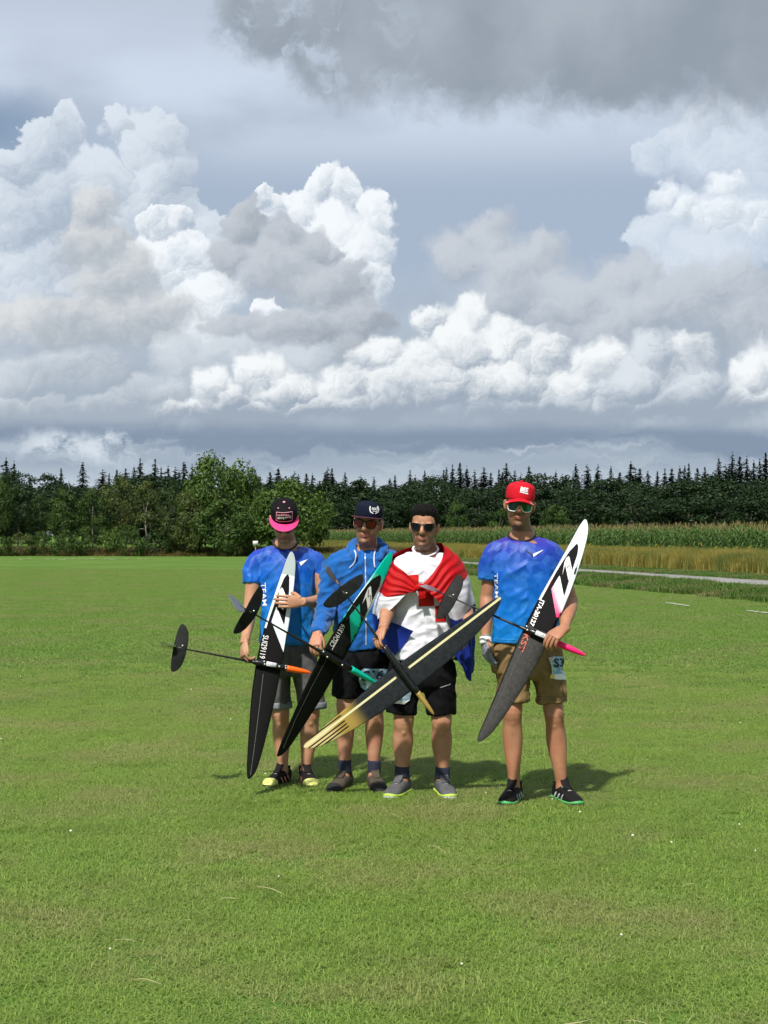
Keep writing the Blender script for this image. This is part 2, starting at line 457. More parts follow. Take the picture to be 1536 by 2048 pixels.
def spline(pts, n):
    """Catmull-Rom through rows of pts, n samples per span."""
    pts = np.asarray(pts, dtype=float)
    P_ = np.vstack([2 * pts[0] - pts[1], pts, 2 * pts[-1] - pts[-2]])
    out = []
    for i in range(1, len(P_) - 2):
        a, b, c, d = P_[i - 1:i + 3]
        for k in range(n):
            t = k / n
            out.append(0.5 * ((2 * b) + (c - a) * t + (2 * a - 5 * b + 4 * c - d) * t * t + (3 * b - a - 3 * c + d) * t ** 3))
    out.append(pts[-1])
    return np.array(out)

def tube(stations, hint=(1, 0, 0), seg=16, n=4, cap=True, power=2.0):
    """stations: rows (x, y, z, rx, ry); rx along hint, ry across. Returns verts, quads, tris."""
    st = spline([list(map(float, s)) + ([float(s[3])] if len(s) == 4 else []) for s in stations], n) if n > 1 else np.array([list(map(float, s)) + ([float(s[3])] if len(s) == 4 else []) for s in stations])
    C = st[:, :3]; R = np.maximum(st[:, 3:5], 1e-4)
    tan = np.gradient(C, axis=0)
    ang = np.linspace(0, 2 * math.pi, seg, endpoint=False)
    ca, sa = np.cos(ang), np.sin(ang)
    if power != 2.0:
        ca = np.sign(ca) * np.abs(ca) ** (2 / power); sa = np.sign(sa) * np.abs(sa) ** (2 / power)
    V = []
    h = np.array(hint, dtype=float)
    for c, r, t in zip(C, R, tan):
        if np.linalg.norm(t) < 1e-9: t = np.array([0, 0, 1.0])
        x, y = frame_of(t, h)
        V.append(c + np.outer(ca * r[0], x) + np.outer(sa * r[1], y))
    m = len(C); V = np.concatenate(V)
    i = np.arange(seg); j = (i + 1) % seg
    Q = np.concatenate([np.stack([k * seg + i, k * seg + j, (k + 1) * seg + j, (k + 1) * seg + i], 1) for k in range(m - 1)])
    Tn = np.zeros((0, 3), int)
    if cap:
        V = np.vstack([V, C[0], C[-1]]); a, b = len(V) - 2, len(V) - 1
        Tn = np.concatenate([np.stack([np.full(seg, a), j, i], 1), np.stack([np.full(seg, b), (m - 1) * seg + i, (m - 1) * seg + j], 1)])
    return V, Q, Tn

def merge(parts):
    """Join (verts, quads, tris) triples into one."""
    V, Q, Tn, o = [], [], [], 0
    for v, q, t in parts:
        V.append(v); Q.append(np.asarray(q).reshape(-1, 4) + o); Tn.append(np.asarray(t).reshape(-1, 3) + o); o += len(v)
    return np.concatenate(V), np.concatenate(Q).astype(int), np.concatenate(Tn).astype(int)

def solid(name, parts, smooth=True, attrs=None):
    v, q, t = merge(parts)
    return np_mesh(name, v, [q, t], smooth, attrs)

def ellipsoid(c, r, seg=14, rings=9, R=None):
    th = np.linspace(0, math.pi, rings + 1)[1:-1]; ph = np.linspace(0, 2 * math.pi, seg, endpoint=False)
    V = [np.stack([np.sin(t) * np.cos(ph) * r[0], np.sin(t) * np.sin(ph) * r[1], np.full(seg, math.cos(t) * r[2])], 1) for t in th]
    V = np.concatenate(V + [np.array([[0, 0, r[2]], [0, 0, -r[2]]])])
    if R is not None: V = V @ np.array(R).T
    V = V + np.asarray(c, float)
    i = np.arange(seg); j = (i + 1) % seg; m = len(th)
    Q = np.concatenate([np.stack([k * seg + i, (k + 1) * seg + i, (k + 1) * seg + j, k * seg + j], 1) for k in range(m - 1)])
    top, bot = m * seg, m * seg + 1
    Tn = np.concatenate([np.stack([np.full(seg, top), i, j], 1), np.stack([np.full(seg, bot), (m - 1) * seg + j, (m - 1) * seg + i], 1)])
    return V, Q, Tn

def box(c, s, R=None):
    V = np.array([[x, y, z] for x in (-.5, .5) for y in (-.5, .5) for z in (-.5, .5)]) * np.asarray(s, float)
    if R is not None: V = V @ np.array(R).T
    V = V + np.asarray(c, float)
    Q = np.array([[0, 1, 3, 2], [4, 6, 7, 5], [0, 4, 5, 1], [2, 3, 7, 6], [0, 2, 6, 4], [1, 5, 7, 3]])
    return V, Q, np.zeros((0, 3), int)

def leaf_quads(c, nrm, size, rng, aspect=0.55, fold=0.15, axis=None):
    """Rhombic leaves at centres c facing nrm. Returns verts, quads and repeats needed for per-leaf attributes (4)."""
    n = len(c); nrm = nrm / np.linalg.norm(nrm, axis=1)[:, None]
    a = rng.normal(size=(n, 3)) if axis is None else axis + rng.normal(size=(n, 3)) * 0.25
    a -= nrm * (a * nrm).sum(1)[:, None]; a /= np.maximum(np.linalg.norm(a, axis=1), 1e-6)[:, None]
    b = np.cross(nrm, a); s = np.asarray(size).reshape(-1, 1) * np.ones((n, 1))
    V = np.stack([c - a * s * .5, c + b * s * aspect * .5 + nrm * s * fold, c + a * s * .5, c - b * s * aspect * .5 + nrm * s * fold], 1).reshape(-1, 3)
    return V, np.arange(4 * n).reshape(n, 4)

def scatter_modifier(o):
    """Geometry nodes: vertices with is_patch = 1 form a patch, repeated at every loose vertex (rot, scl)."""
    G = bpy.data.node_groups.get('scatter_patch')
    if G is None:
        G = bpy.data.node_groups.new('scatter_patch', 'GeometryNodeTree')
        G.interface.new_socket('Geometry', in_out='INPUT', socket_type='NodeSocketGeometry')
        G.interface.new_socket('Geometry', in_out='OUTPUT', socket_type='NodeSocketGeometry')
        n = G.nodes; l = G.links
        gi = n.new('NodeGroupInput'); go = n.new('NodeGroupOutput')
        def attr(nm, ty):
            a = n.new('GeometryNodeInputNamedAttribute'); a.data_type = ty; a.inputs['Name'].default_value = nm
            return a.outputs['Attribute']
        sp = n.new('GeometryNodeSeparateGeometry'); sp.domain = 'POINT'
        cmp_ = n.new('FunctionNodeCompare'); cmp_.data_type = 'FLOAT'; cmp_.operation = 'GREATER_THAN'
        l.new(attr('is_patch', 'FLOAT'), cmp_.inputs[0]); cmp_.inputs[1].default_value = 0.5
        l.new(gi.outputs[0], sp.inputs['Geometry']); l.new(cmp_.outputs[0], sp.inputs['Selection'])
        ip = n.new('GeometryNodeInstanceOnPoints')
        l.new(sp.outputs['Inverted'], ip.inputs['Points']); l.new(sp.outputs['Selection'], ip.inputs['Instance'])
        e2r = n.new('FunctionNodeEulerToRotation'); l.new(attr('rot', 'FLOAT_VECTOR'), e2r.inputs[0]); l.new(e2r.outputs[0], ip.inputs['Rotation'])
        l.new(attr('scl', 'FLOAT_VECTOR'), ip.inputs['Scale'])
        l.new(ip.outputs[0], go.inputs[0])
    md = o.modifiers.new('scatter', 'NODES'); md.node_group = G

def scattered(name, V, F, var, pts, rot, scl, mat, label, cat):
    """One 'stuff' object: patch geometry V, F (+ per-vertex var) repeated at pts."""
    n, k = len(V), len(pts)
    allV = np.vstack([V, pts])
    z3 = np.zeros((n, 3))
    me = np_mesh(name, allV, F, attrs=dict(is_patch=np.r_[np.ones(n), np.zeros(k)], var=np.r_[var, np.zeros(k)],
                                           rot=np.vstack([z3, rot]), scl=np.vstack([z3, scl])))
    o = link(name, me, mat, label=label, cat=cat, kind='stuff')
    scatter_modifier(o)
    return o

# ------------------------------------------------------------------ ground, road, verges
ROAD_P = np.array([11.75, 47.2]); ROAD_D = np.array([-7.5, 33.0]) / math.hypot(7.5, 33.0); ROAD_N = np.array([ROAD_D[1], -ROAD_D[0]])
def along(t, off): return ROAD_P + ROAD_D * t + ROAD_N * off      # off > 0 is the far (maize) side
def road_off(x, y): return (x - ROAD_P[0]) * ROAD_N[0] + (y - ROAD_P[1]) * ROAD_N[1]

def ground_height(x, y):
    """Flat field; a shallow rough bank on the near side of the lane."""
    o = road_off(x, y)
    return 0.16 * np.exp(-((o + 3.3) / 0.9) ** 2) * (0.7 + 0.3 * np.sin(x * 1.3 + y * 0.7)) + 0.0 * x

def turf_material():
    m = bpy.data.materials.new('turf'); m.use_nodes = True
    T = NT(m.node_tree); b = T.n['Principled BSDF']
    pos = T.new('ShaderNodeNewGeometry').outputs['Position']
    big = T.noise(pos, 0.22, 4.0, 0.55); mid = T.noise(pos, 1.6, 4.0, 0.6)
    fib = T.noise(pos, 28.0, 4.0, 0.7)
    c = T.mixc(T.step(big, 0.35, 0.68), (0.084, 0.172, 0.025), (0.132, 0.225, 0.040))
    c = T.mixc(T.mul(T.step(mid, 0.5, 0.72), 0.55), c, (0.205, 0.235, 0.070))
    c = T.mixc(T.step(fib, 0.72, 0.30), c, T.mixc(0.30, c, (0.03, 0.055, 0.010)))
    stripe = T.noise(T.v('MULTIPLY', pos, (0.05, 0.6, 1)), 1.0, 4.0, 0.6)
    c = T.mixc(T.mul(T.step(stripe, 0.35, 0.65), 0.35), c, (0.072, 0.140, 0.022))
    T.put(b.inputs['Base Color'], c); b.inputs['Roughness'].default_value = 0.9; b.inputs['Specular IOR Level'].default_value = 0.1
    bp = T.new('ShaderNodeBump'); bp.inputs['Strength'].default_value = 0.9; bp.inputs['Distance'].default_value = 0.05
    T.put(bp.inputs['Height'], T.noise(pos, 9.0, 5.0, 0.7)); T.put(b.inputs['Normal'], bp.outputs[0])
    return m

def build_ground():
    xs = np.unique(np.concatenate([np.linspace(-60, 60, 121), np.linspace(-4000, 4000, 41)]))
    ys = np.unique(np.concatenate([np.linspace(-30, 140, 341), np.linspace(140, 8000, 40), np.linspace(-400, -30, 5)]))
    X, Y = np.meshgrid(xs, ys); Z = ground_height(X, Y)
    V = np.stack([X.ravel(), Y.ravel(), Z.ravel()], 1)
    nx, ny = len(xs), len(ys); i, j = np.meshgrid(np.arange(nx - 1), np.arange(ny - 1)); k = (j * nx + i).ravel()
    link('ground', np_mesh('ground', V, np.stack([k, k + 1, k + nx + 1, k + nx], 1), True), turf_material(), kind='structure')
    # single-lane road
    t = np.linspace(-45, 140, 240)
    m = material('worn_asphalt', (0.23, 0.225, 0.21), 0.9, bump=0.3, bump_scale=30, var=0.18, var_scale=1.2)
    rows = []
    for off, z in ((-1.75, 0.0), (-1.70, 0.045), (0.0, 0.08), (1.70, 0.045), (1.75, 0.0)):
        wob = 0.05 * np.sin(t * 1.7 + off) * (abs(off) > 1)
        xy = np.array([along(a, off + w_) for a, w_ in zip(t, wob)])
        rows.append(np.column_stack([xy, np.full(len(t), z + 0.004)]))
    V = np.stack(rows, 1).reshape(-1, 3); n = 5
    k = (np.arange(len(t) - 1)[:, None] * n + np.arange(n - 1)[None]).ravel()
    link('road', np_mesh('road', V, np.stack([k, k + 1, k + n + 1, k + n], 1), True), m, kind='structure')
    # broken white boundary line chalked on the turf
    chalk = material('chalk', (0.36, 0.38, 0.27), 0.9, var=0.2, var_scale=8)
    rng = np.random.RandomState(3)
    parts = []
    for px in range(-20, 345, 13):
        if rng.rand() < 0.45: continue
        y = 1118 + rng.uniform(-0.8, 0.8); D = ground_depth(y, 0.03); c = P(px + rng.uniform(-3, 3), y, D)
        parts.append(box((c.x, c.y, 0.03), (rng.uniform(.15, .4), 0.3, 0.02)))
    for (xa, ya, xb, yb) in ((1326, 1204, 1374, 1211), (1497, 1221, 1512, 1223), (1523, 1224, 1550, 1226)):
        a, b = P(xa, ya, ground_depth(ya, .03)), P(xb, yb, ground_depth(yb, .03))
        for s in np.linspace(0, 1, 7):
            if rng.rand() < 0.2: continue
            c = a.lerp(b, s); parts.append(box((c.x, c.y, 0.03), (rng.uniform(.05, .10), 0.16, 0.02)))
    link('boundary_line', solid('boundary_line', parts, False), chalk, kind='structure')

# ------------------------------------------------------------------ grass
def blade_set(n, radius, h, w, lean, rng, segs=2):
    r = radius * np.sqrt(rng.rand(n)); a = rng.rand(n) * 2 * math.pi
    base = np.stack([r * np.cos(a), r * np.sin(a), np.zeros(n)], 1)
    d = rng.rand(n) * 2 * math.pi; dirv = np.stack([np.cos(d), np.sin(d), np.zeros(n)], 1); side = np.stack([-np.sin(d), np.cos(d), np.zeros(n)], 1)
    hh = h * rng.uniform(0.55, 1.25, n)[:, None]; ln = lean * rng.uniform(0.2, 1.5, n)[:, None]; ww = (w * rng.uniform(0.6, 1.3, n))[:, None]
    up = np.array([0, 0, 1.0])
    p1 = base + dirv * hh * ln * 0.35 + up * hh * 0.6
    p2 = base + dirv * hh * ln + up * hh * np.maximum(1.0 - 0.35 * ln, 0.25)
    V = np.stack([base - side * ww * .5, base + side * ww * .5, p1 + side * ww * .42, p1 - side * ww * .42, p2], 1).reshape(-1, 3)
    o = np.arange(n)[:, None] * 5
    Q = o + np.array([0, 1, 2, 3]); Tn = o + np.array([3, 2, 4])
    return V, [Q, Tn], np.repeat(rng.rand(n), 5)

def frustum_points(d0, d1, spacing, rng, margin=0.6, jitter=0.5):
    pts = []
    y = d0
    while y < d1:
        half = 0.2494 * y + margin
        x = np.arange(-half, half + spacing, spacing)
        q = np.stack([x, np.full(len(x), y)], 1) + rng.uniform(-jitter, jitter, (len(x), 2)) * spacing
        pts.append(q); y += spacing
    return np.concatenate(pts)

def build_grass():
    rng = np.random.RandomState(11)
    lawn = leaf_material('lawn_blades', (0.162, 0.262, 0.044), (0.325, 0.440, 0.104), 0.42, patch=(0.385, 0.410, 0.150), patch_scale=0.9)
    field = leaf_material('field_blades', (0.112, 0.208, 0.031), (0.228, 0.340, 0.073), 0.38, patch=(0.285, 0.320, 0.108), patch_scale=0.6)  # darker than the lawn: shade among grazing-view blades put into the colour
    V, F, var = blade_set(950, 0.25, 0.028, 0.0036, 2.2, rng)
    pts = frustum_points(4.3, 19.0, 0.27, rng)
    pts = pts[(pts[:, 1] < 14.0) | (rng.rand(len(pts)) > (pts[:, 1] - 14.0) / 5.0)]
    pts = np.column_stack([pts, np.zeros(len(pts))])
    n = len(pts); nz = pnoise(pts * 0.8) ; s = 0.95 + 0.5 * nz + rng.uniform(-.15, .15, n)
    # longer tufts here and there
    s[rng.rand(n) < 0.04] *= 1.5
    rot = np.column_stack([np.zeros((n, 2)), rng.rand(n) * 6.283])
    scattered('grass', V, F, var, pts, rot, np.column_stack([np.ones(n), np.ones(n), s]), lawn, 'short mown green grass of the near field', 'grass')
    V, F, var = blade_set(900, 0.64, 0.030, 0.009, 2.2, rng)
    pts = frustum_points(13.5, 70.0, 0.72, rng, margin=1.5)
    pts = pts[road_off(pts[:, 0], pts[:, 1]) < -5.2]
    pts = np.column_stack([pts, np.zeros(len(pts))]); n = len(pts)
    rot = np.column_stack([np.zeros((n, 2)), rng.rand(n) * 6.283])
    scattered('field_grass', V, F, var, pts, rot, np.column_stack([np.ones(n), np.ones(n), 0.9 + 0.4 * pnoise(pts * 0.5)]), field, 'mown green grass of the field further off', 'grass')
    # rough bank beside the lane and the far green verge
    rough = leaf_material('rough_grass', (0.045, 0.105, 0.014), (0.120, 0.225, 0.038), 0.3, patch=(0.26, 0.23, 0.10), patch_scale=0.45)
    V, F, var = blade_set(260, 0.42, 0.20, 0.014, 0.9, rng)
    t = rng.uniform(-24, 110, 5200); off = np.where(rng.rand(5200) < 0.62, rng.uniform(-5.4, -2.0, 5200), rng.uniform(2.0, 5.6, 5200))
    xy = ROAD_P + np.outer(t, ROAD_D) + np.outer(off, ROAD_N)
    pts = np.column_stack([xy, ground_height(xy[:, 0], xy[:, 1]) - 0.01])
    n = len(pts); s = np.where(np.abs(off) < 2.5, 0.30, np.where(off > 0, 0.55, 0.75 + 0.35 * rng.rand(n)))
    s = s * (1 + 0.6 * pnoise(np.column_stack([xy * 0.6, np.zeros(n)])))
    scattered('verge_grass', V, F, var, pts, np.column_stack([np.zeros((n, 2)), rng.rand(n) * 6.283]), np.column_stack([np.ones(n), np.ones(n), s]), rough, 'rough longer grass on the verges beside the lane', 'grass')
    # golden tall grass in front of the maize
    gold = leaf_material('dry_tall_grass', (0.180, 0.165, 0.036), (0.430, 0.365, 0.095), 0.35, patch=(0.16, 0.20, 0.05), patch_scale=0.5)
    V, F, var = blade_set(230, 0.5, 0.85, 0.018, 0.30, rng)
    t = rng.uniform(-24, 122, 5200); off = rng.uniform(5.6, 10.2, 5200)
    xy = ROAD_P + np.outer(t, ROAD_D) + np.outer(off, ROAD_N)
    n = len(t); s = (0.80 + 0.20 * np.clip((off - 5.6) / 1.5, 0, 1)) * (1 + 0.35 * pnoise(np.column_stack([xy * 0.35, np.zeros(n)])))
    scattered('tall_grass', V, F, var, np.column_stack([xy, np.zeros(n)]), np.column_stack([np.zeros((n, 2)), rng.rand(n) * 6.283]), np.column_stack([np.ones(n), np.ones(n), s]), gold, 'golden tall wild grass between lane and maize', 'grass')
    # brown dry strip at the far edge of the field, in front of the shrubs
    dry = leaf_material('brown_dry_grass', (0.085, 0.065, 0.022), (0.20, 0.155, 0.055), 0.25, patch=(0.075, 0.105, 0.022), patch_scale=0.12)
    V, F, var = blade_set(200, 0.8, 0.62, 0.035, 0.4, rng)
    n = 3300; x = rng.uniform(-62, 3.5, n); y = rng.uniform(113.0, 122.0, n) - 0.12 * (x + 20)
    scattered('dry_grass', V, F, var, np.column_stack([x, y, np.zeros(n)]), np.column_stack([np.zeros((n, 2)), rng.rand(n) * 6.283]),
              np.column_stack([np.ones(n), np.ones(n), rng.uniform(.45, 1.1, n) * np.clip((y + 0.12 * (x + 20) - 112.2) / 2.5, .3, 1)]), dry, 'brown dry grass strip along the far field edge', 'grass')
    # small clover heads and straws lying in the lawn
    white = material('clover_head', (0.72, 0.70, 0.55), 0.8)
    V, Q, Tn = ellipsoid((0, 0, 0.045), (0.008, 0.008, 0.007), 6, 4)
    n = 50; y = 4.5 + 26 * rng.rand(n); x = rng.uniform(-1, 1, n) * (0.25 * y + .3)
    scattered('clover_flowers', V, [Q, Tn], np.ones(len(V)), np.column_stack([x, y, np.zeros(n)]), np.zeros((n, 3)), np.ones((n, 3)) * rng.uniform(.5, .95, (n, 1)), white, 'tiny white clover heads dotted over the grass', 'flowers')
    straw = material('straw', (0.42, 0.40, 0.20), 0.8)
    V, Q, Tn = tube([(-.05, 0, .052, .0012), (-.02, .006, .058, .0013), (.02, -.004, .056, .0013), (.05, .008, .05, .001)], (0, 0, 1), 4, 2)
    n = 34; y = 4.5 + 9 * rng.rand(n); x = rng.uniform(-1, 1, n) * (0.25 * y + .3)
    scattered('straws', V, [Q, Tn], np.ones(len(V)), np.column_stack([x, y, np.zeros(n)]), np.column_stack([rng.uniform(-.3, .3, (n, 2)), rng.rand(n) * 6.28]), np.ones((n, 3)) * rng.uniform(.4, 1.3, (n, 1)), straw, 'loose pale dry stalks lying on the lawn', 'straw')

# ------------------------------------------------------------------ maize
def build_maize():
    rng = np.random.RandomState(5)
    green = leaf_material('maize_leaves', (0.045, 0.095, 0.022), (0.135, 0.220, 0.065), 0.3)
    plants = []
    for v in range(6):
        C, A, N_, S = [], [], [], []
        H = rng.uniform(1.78, 1.98)
        for k in range(13):
            z = 0.25 + k * 0.118 * H / 1.9; a = k * math.pi + rng.uniform(-.7, .7); L = 0.78 * (1 - abs(k - 6) / 14)
            d = np.array([math.cos(a), math.sin(a), 0]); up = np.array([0, 0, 1.0])
            seg = [(0.0, 0.0), (0.38, 0.30), (0.75, 0.28), (1.0, 0.05)]; w = [0.02, 0.085, 0.06, 0.0]
            sd = np.array([-d[1], d[0], 0]); q = []
            for (u, h), ww in zip(seg, w):
                c = d * u * L * 0.8 + up * (z + h * L + 0.10)
                q += [c - sd * ww * .5, c + sd * ww * .5]
            C.append(np.array(q))
        plants.append((C, H))
    # rows of plants joined into one standing crop
    V, Q, var = [], [], []; o = 0
    stem = []
    for r in range(7):
        t = np.arange(-16, 150, 0.17 if r < 2 else 0.24)
        for a in t:
            if rng.rand() < 0.05: continue
            xy = along(a + rng.uniform(-.05, .05), 10.4 + r * 0.72 + rng.uniform(-.06, .06))
            if not -0.35 < xy[0] / xy[1] < 0.35: continue
            C, H = plants[rng.randint(6)]; an = rng.rand() * 6.283; c, s = math.cos(an), math.sin(an); sc = rng.uniform(.90, 1.05)
            R = np.array([[c, -s, 0], [s, c, 0], [0, 0, 1]])
            for q in C[(5 if r > 1 else 1):]:
                w_ = (q @ R.T) * sc + (xy[0], xy[1], 0)
                V.append(w_); vv = rng.rand()
                for k in range(3): Q.append((o + 2 * k, o + 2 * k + 1, o + 2 * k + 3, o + 2 * k + 2))
                var += [vv] * 8; o += 8
            stem.append((xy[0], xy[1], H * sc))
    link('maize', np_mesh('maize', np.concatenate(V), np.array(Q), attrs=dict(var=np.array(var))), green, label='tall green maize crop standing in rows before the forest', cat='maize crop', kind='stuff')
    tas = leaf_material('maize_tassels', (0.12, 0.105, 0.035), (0.28, 0.235, 0.10), 0.2)
    S = np.array(stem); n = len(S)
    V, Q, var = [], [], []
    for k in range(5):
        an = rng.rand(n) * 6.283; ln = rng.uniform(.10, .26, n)
        d = np.stack([np.cos(an) * ln * (0.5 if k else 0.05), np.sin(an) * ln * (0.5 if k else 0.05), ln + 0.02], 1)
        b = np.column_stack([S[:, :2], S[:, 2] - 0.04]); sd = np.stack([np.cos(an + 1.57), np.sin(an + 1.57), np.zeros(n)], 1) * 0.012
        q = np.stack([b - sd, b + sd, b + d + sd * .5, b + d - sd * .5], 1).reshape(-1, 3)
        Q.append(np.arange(4 * n).reshape(n, 4) + 4 * n * k); V.append(q); var.append(np.repeat(rng.rand(n), 4))
    link('maize_tassels', np_mesh('maize_tassels', np.concatenate(V), np.concatenate(Q), attrs=dict(var=np.concatenate(var))), tas, label='straw coloured tassels along the top of the maize', cat='maize tassels', kind='stuff')
    yel = material('yellow_weed_flowers', (0.55, 0.46, 0.03), 0.7)
    V, Q, Tn = merge([ellipsoid((dx, dy, z), (.032, .032, .02), 6, 4) for dx, dy, z in ((0, 0, 1.02), (.12, .05, .94), (-.10, .02, .90), (.03, -.08, .98))])
    n = 45; t = rng.uniform(-22, 60, n); xy = ROAD_P + np.outer(t, ROAD_D) + np.outer(rng.uniform(9.6, 10.3, n), ROAD_N)
    scattered('weed_flowers', V, [Q, Tn], np.ones(len(V)), np.column_stack([xy, np.zeros(n)]), np.column_stack([np.zeros((n, 2)), rng.rand(n) * 6]), np.column_stack([np.ones((n, 2)), rng.uniform(.85, 1.15, n)]), yel, 'yellow flowering weeds at the foot of the maize', 'flowers')

# ------------------------------------------------------------------ trees
def crown_mesh(name, seed, H, W, n_lumps, leaves, size, z0=0.25, squash=1.0, ragged=0.2, wind=0.0):
    """Leafy crown: lumps of leaf faces through the volume, outer lumps ragged."""
    rng = np.random.RandomState(seed)
    zc = H * (z0 + 1) / 2; rz = H * (1 - z0) / 2; rx = W / 2
    L = []
    while len(L) < n_lumps:
        q = rng.uniform(-1, 1, 3)
        r = np.linalg.norm(q)
        if r > 1 or r < 0.35: continue
        if rng.rand() > r: continue
        taper = 1.0 - 0.35 * max(0, q[2]) ** 2
        L.append((q[0] * rx * 0.78 * taper, q[1] * rx * 0.78 * taper, zc + q[2] * rz * 0.80, rx * rng.uniform(.22, .42) * (1 - 0.25 * max(0, q[2]))))
    L = np.array(L)
    per = leaves // n_lumps
    C, N_, var = [], [], []
    for x, y, z, r in L:
        d = rng.normal(size=(per, 3)); d /= np.linalg.norm(d, axis=1)[:, None]
        out = np.array([x, y, (z - zc) * 0.6 + 0.25 * H * .3]); out /= np.linalg.norm(out) + 1e-6
        flip = (d @ out) < -0.25; d[flip] *= -1
        rr = r * (1 - rng.rand(per) ** 2 * 0.45) * (1 + ragged * rng.normal(size=per) * 0.5)
        p = d * rr[:, None] * (1, 1, 0.8 * squash) + (x, y, z)
        p[:, 0] += wind * np.maximum(p[:, 2] - zc, 0)
        C.append(p); N_.append(d + rng.normal(size=(per, 3)) * 0.55 + (0, 0, 0.25))
        var.append(np.clip(rng.rand() * 0.5 + rng.rand(per) * 0.6 - 0.05, 0, 1))
    C = np.concatenate(C); N_ = np.concatenate(N_); var = np.concatenate(var)
    C[:, 2] *= H / np.percentile(C[:, 2], 99.6); C[:, :2] *= (W / 2) / np.percentile(np.hypot(C[:, 0], C[:, 1]), 97)
    C[:, 2] = np.maximum(C[:, 2], 0.05)
    V, Q = leaf_quads(C, N_, size * rng.uniform(.7, 1.3, len(C)), rng)
    return np_mesh(name, V, Q, attrs=dict(var=np.repeat(var, 4))), L

def trunk_mesh(name, seed, H, r, L, lean=0.0):
    rng = np.random.RandomState(seed + 99)
    top = 0.72 * H
    pts = [(0, 0, -0.1, r * 1.35), (rng.normal() * .1 * r * 5, rng.normal() * .1 * r * 5, 0.2 * H, r), (lean + rng.normal() * .3 * r * 5, rng.normal() * .3 * r * 5, .5 * H, r * .7), (lean * 1.5, 0, top, r * .25)]
    parts = [tube(pts, (1, 0, 0), 7, 3)]
    if L is not None:
        for k in rng.choice(len(L), min(7, len(L)), replace=False):
            x, y, z, rr = L[k]; zb = min(rng.uniform(.3, .6) * H, z - 0.05)
            parts.append(tube([(lean * .6, 0, zb, r * .45), (x * .5, y * .5, (zb + z) / 2 + .1, r * .3), (x * .95, y * .95, z, r * .08)], (1, 0, 0), 5, 2))
    return solid(name, parts)

def spruce_meshes(name, seed, H, W, tiers, leaf):
    rng = np.random.RandomState(seed)
    C, N_, A, S, var = [], [], [], [], []
    for k in range(tiers):
        f = k / (tiers - 1); z = H * (0.10 + 0.88 * f); R = W / 2 * (1 - f) ** 0.60 * rng.uniform(.6, 1.2) + 0.06
        nb = max(4, int(10 * (1 - f) + 4)); a0 = rng.rand() * 6.28
        if rng.rand() < 0.12: continue
        for b in range(nb):
            a = a0 + b * 6.283 / nb + rng.normal() * .25; Rb = R * rng.uniform(.55, 1.2)
            m = max(3, int(Rb / leaf * 4.0))
            u = (np.arange(m) + rng.rand(m)) / m
            d = np.array([math.cos(a), math.sin(a), 0])
            p = np.outer(u * Rb, d); p[:, 2] = z + rng.normal() * .22 + (0.25 * u - 0.50 * u * u) * Rb * 1.1 + rng.normal(size=m) * .10
            p += rng.normal(size=(m, 3)) * 0.06 * R
            C.append(p); A.append(np.tile(d + (0, 0, -.35), (m, 1))); N_.append(np.tile((0, 0, 1.0), (m, 1)) + rng.normal(size=(m, 3)) * .5)
            S.append(np.full(m, leaf) * (1.25 - .5 * u)); var.append(np.clip(rng.rand(m) * .6 + 0.3 * u, 0, 1))
    C.append(np.array([[0, 0, H * (.93 + .03 * i)] for i in range(4)])); A.append(np.tile((0, 0, 1.0), (4, 1))); N_.append(rng.normal(size=(4, 3)) * (1, 1, .1)); S.append(np.full(4, leaf * .8)); var.append(np.full(4, .5))
    V, Q = leaf_quads(np.concatenate(C), np.concatenate(N_), np.concatenate(S), rng, 0.42, 0.1, np.concatenate(A))
    crown = np_mesh(name, V, Q, attrs=dict(var=np.repeat(np.concatenate(var), 4)))
    trunk = solid('trunk', [tube([(0, 0, -.1, .16 * H / 14), (0, 0, H * .5, .09 * H / 14), (0, 0, H * 1.0, .015)], (1, 0, 0), 6, 2)])
    return crown, trunk

def ordinal(n):
    one = 'zeroth first second third fourth fifth sixth seventh eighth ninth tenth eleventh twelfth thirteenth fourteenth fifteenth sixteenth seventeenth eighteenth nineteenth'.split()
    ten = ' ten twenty thirty forty fifty sixty seventy eighty ninety'.split(' ')
    if n >= 100: return 'hundred and ' + ordinal(n - 100) if n > 100 else 'hundredth'
    if n < 20: return one[n]
    return ten[n // 10][:-1] + 'ieth' if n % 10 == 0 else ten[n // 10] + '-' + one[n % 10]

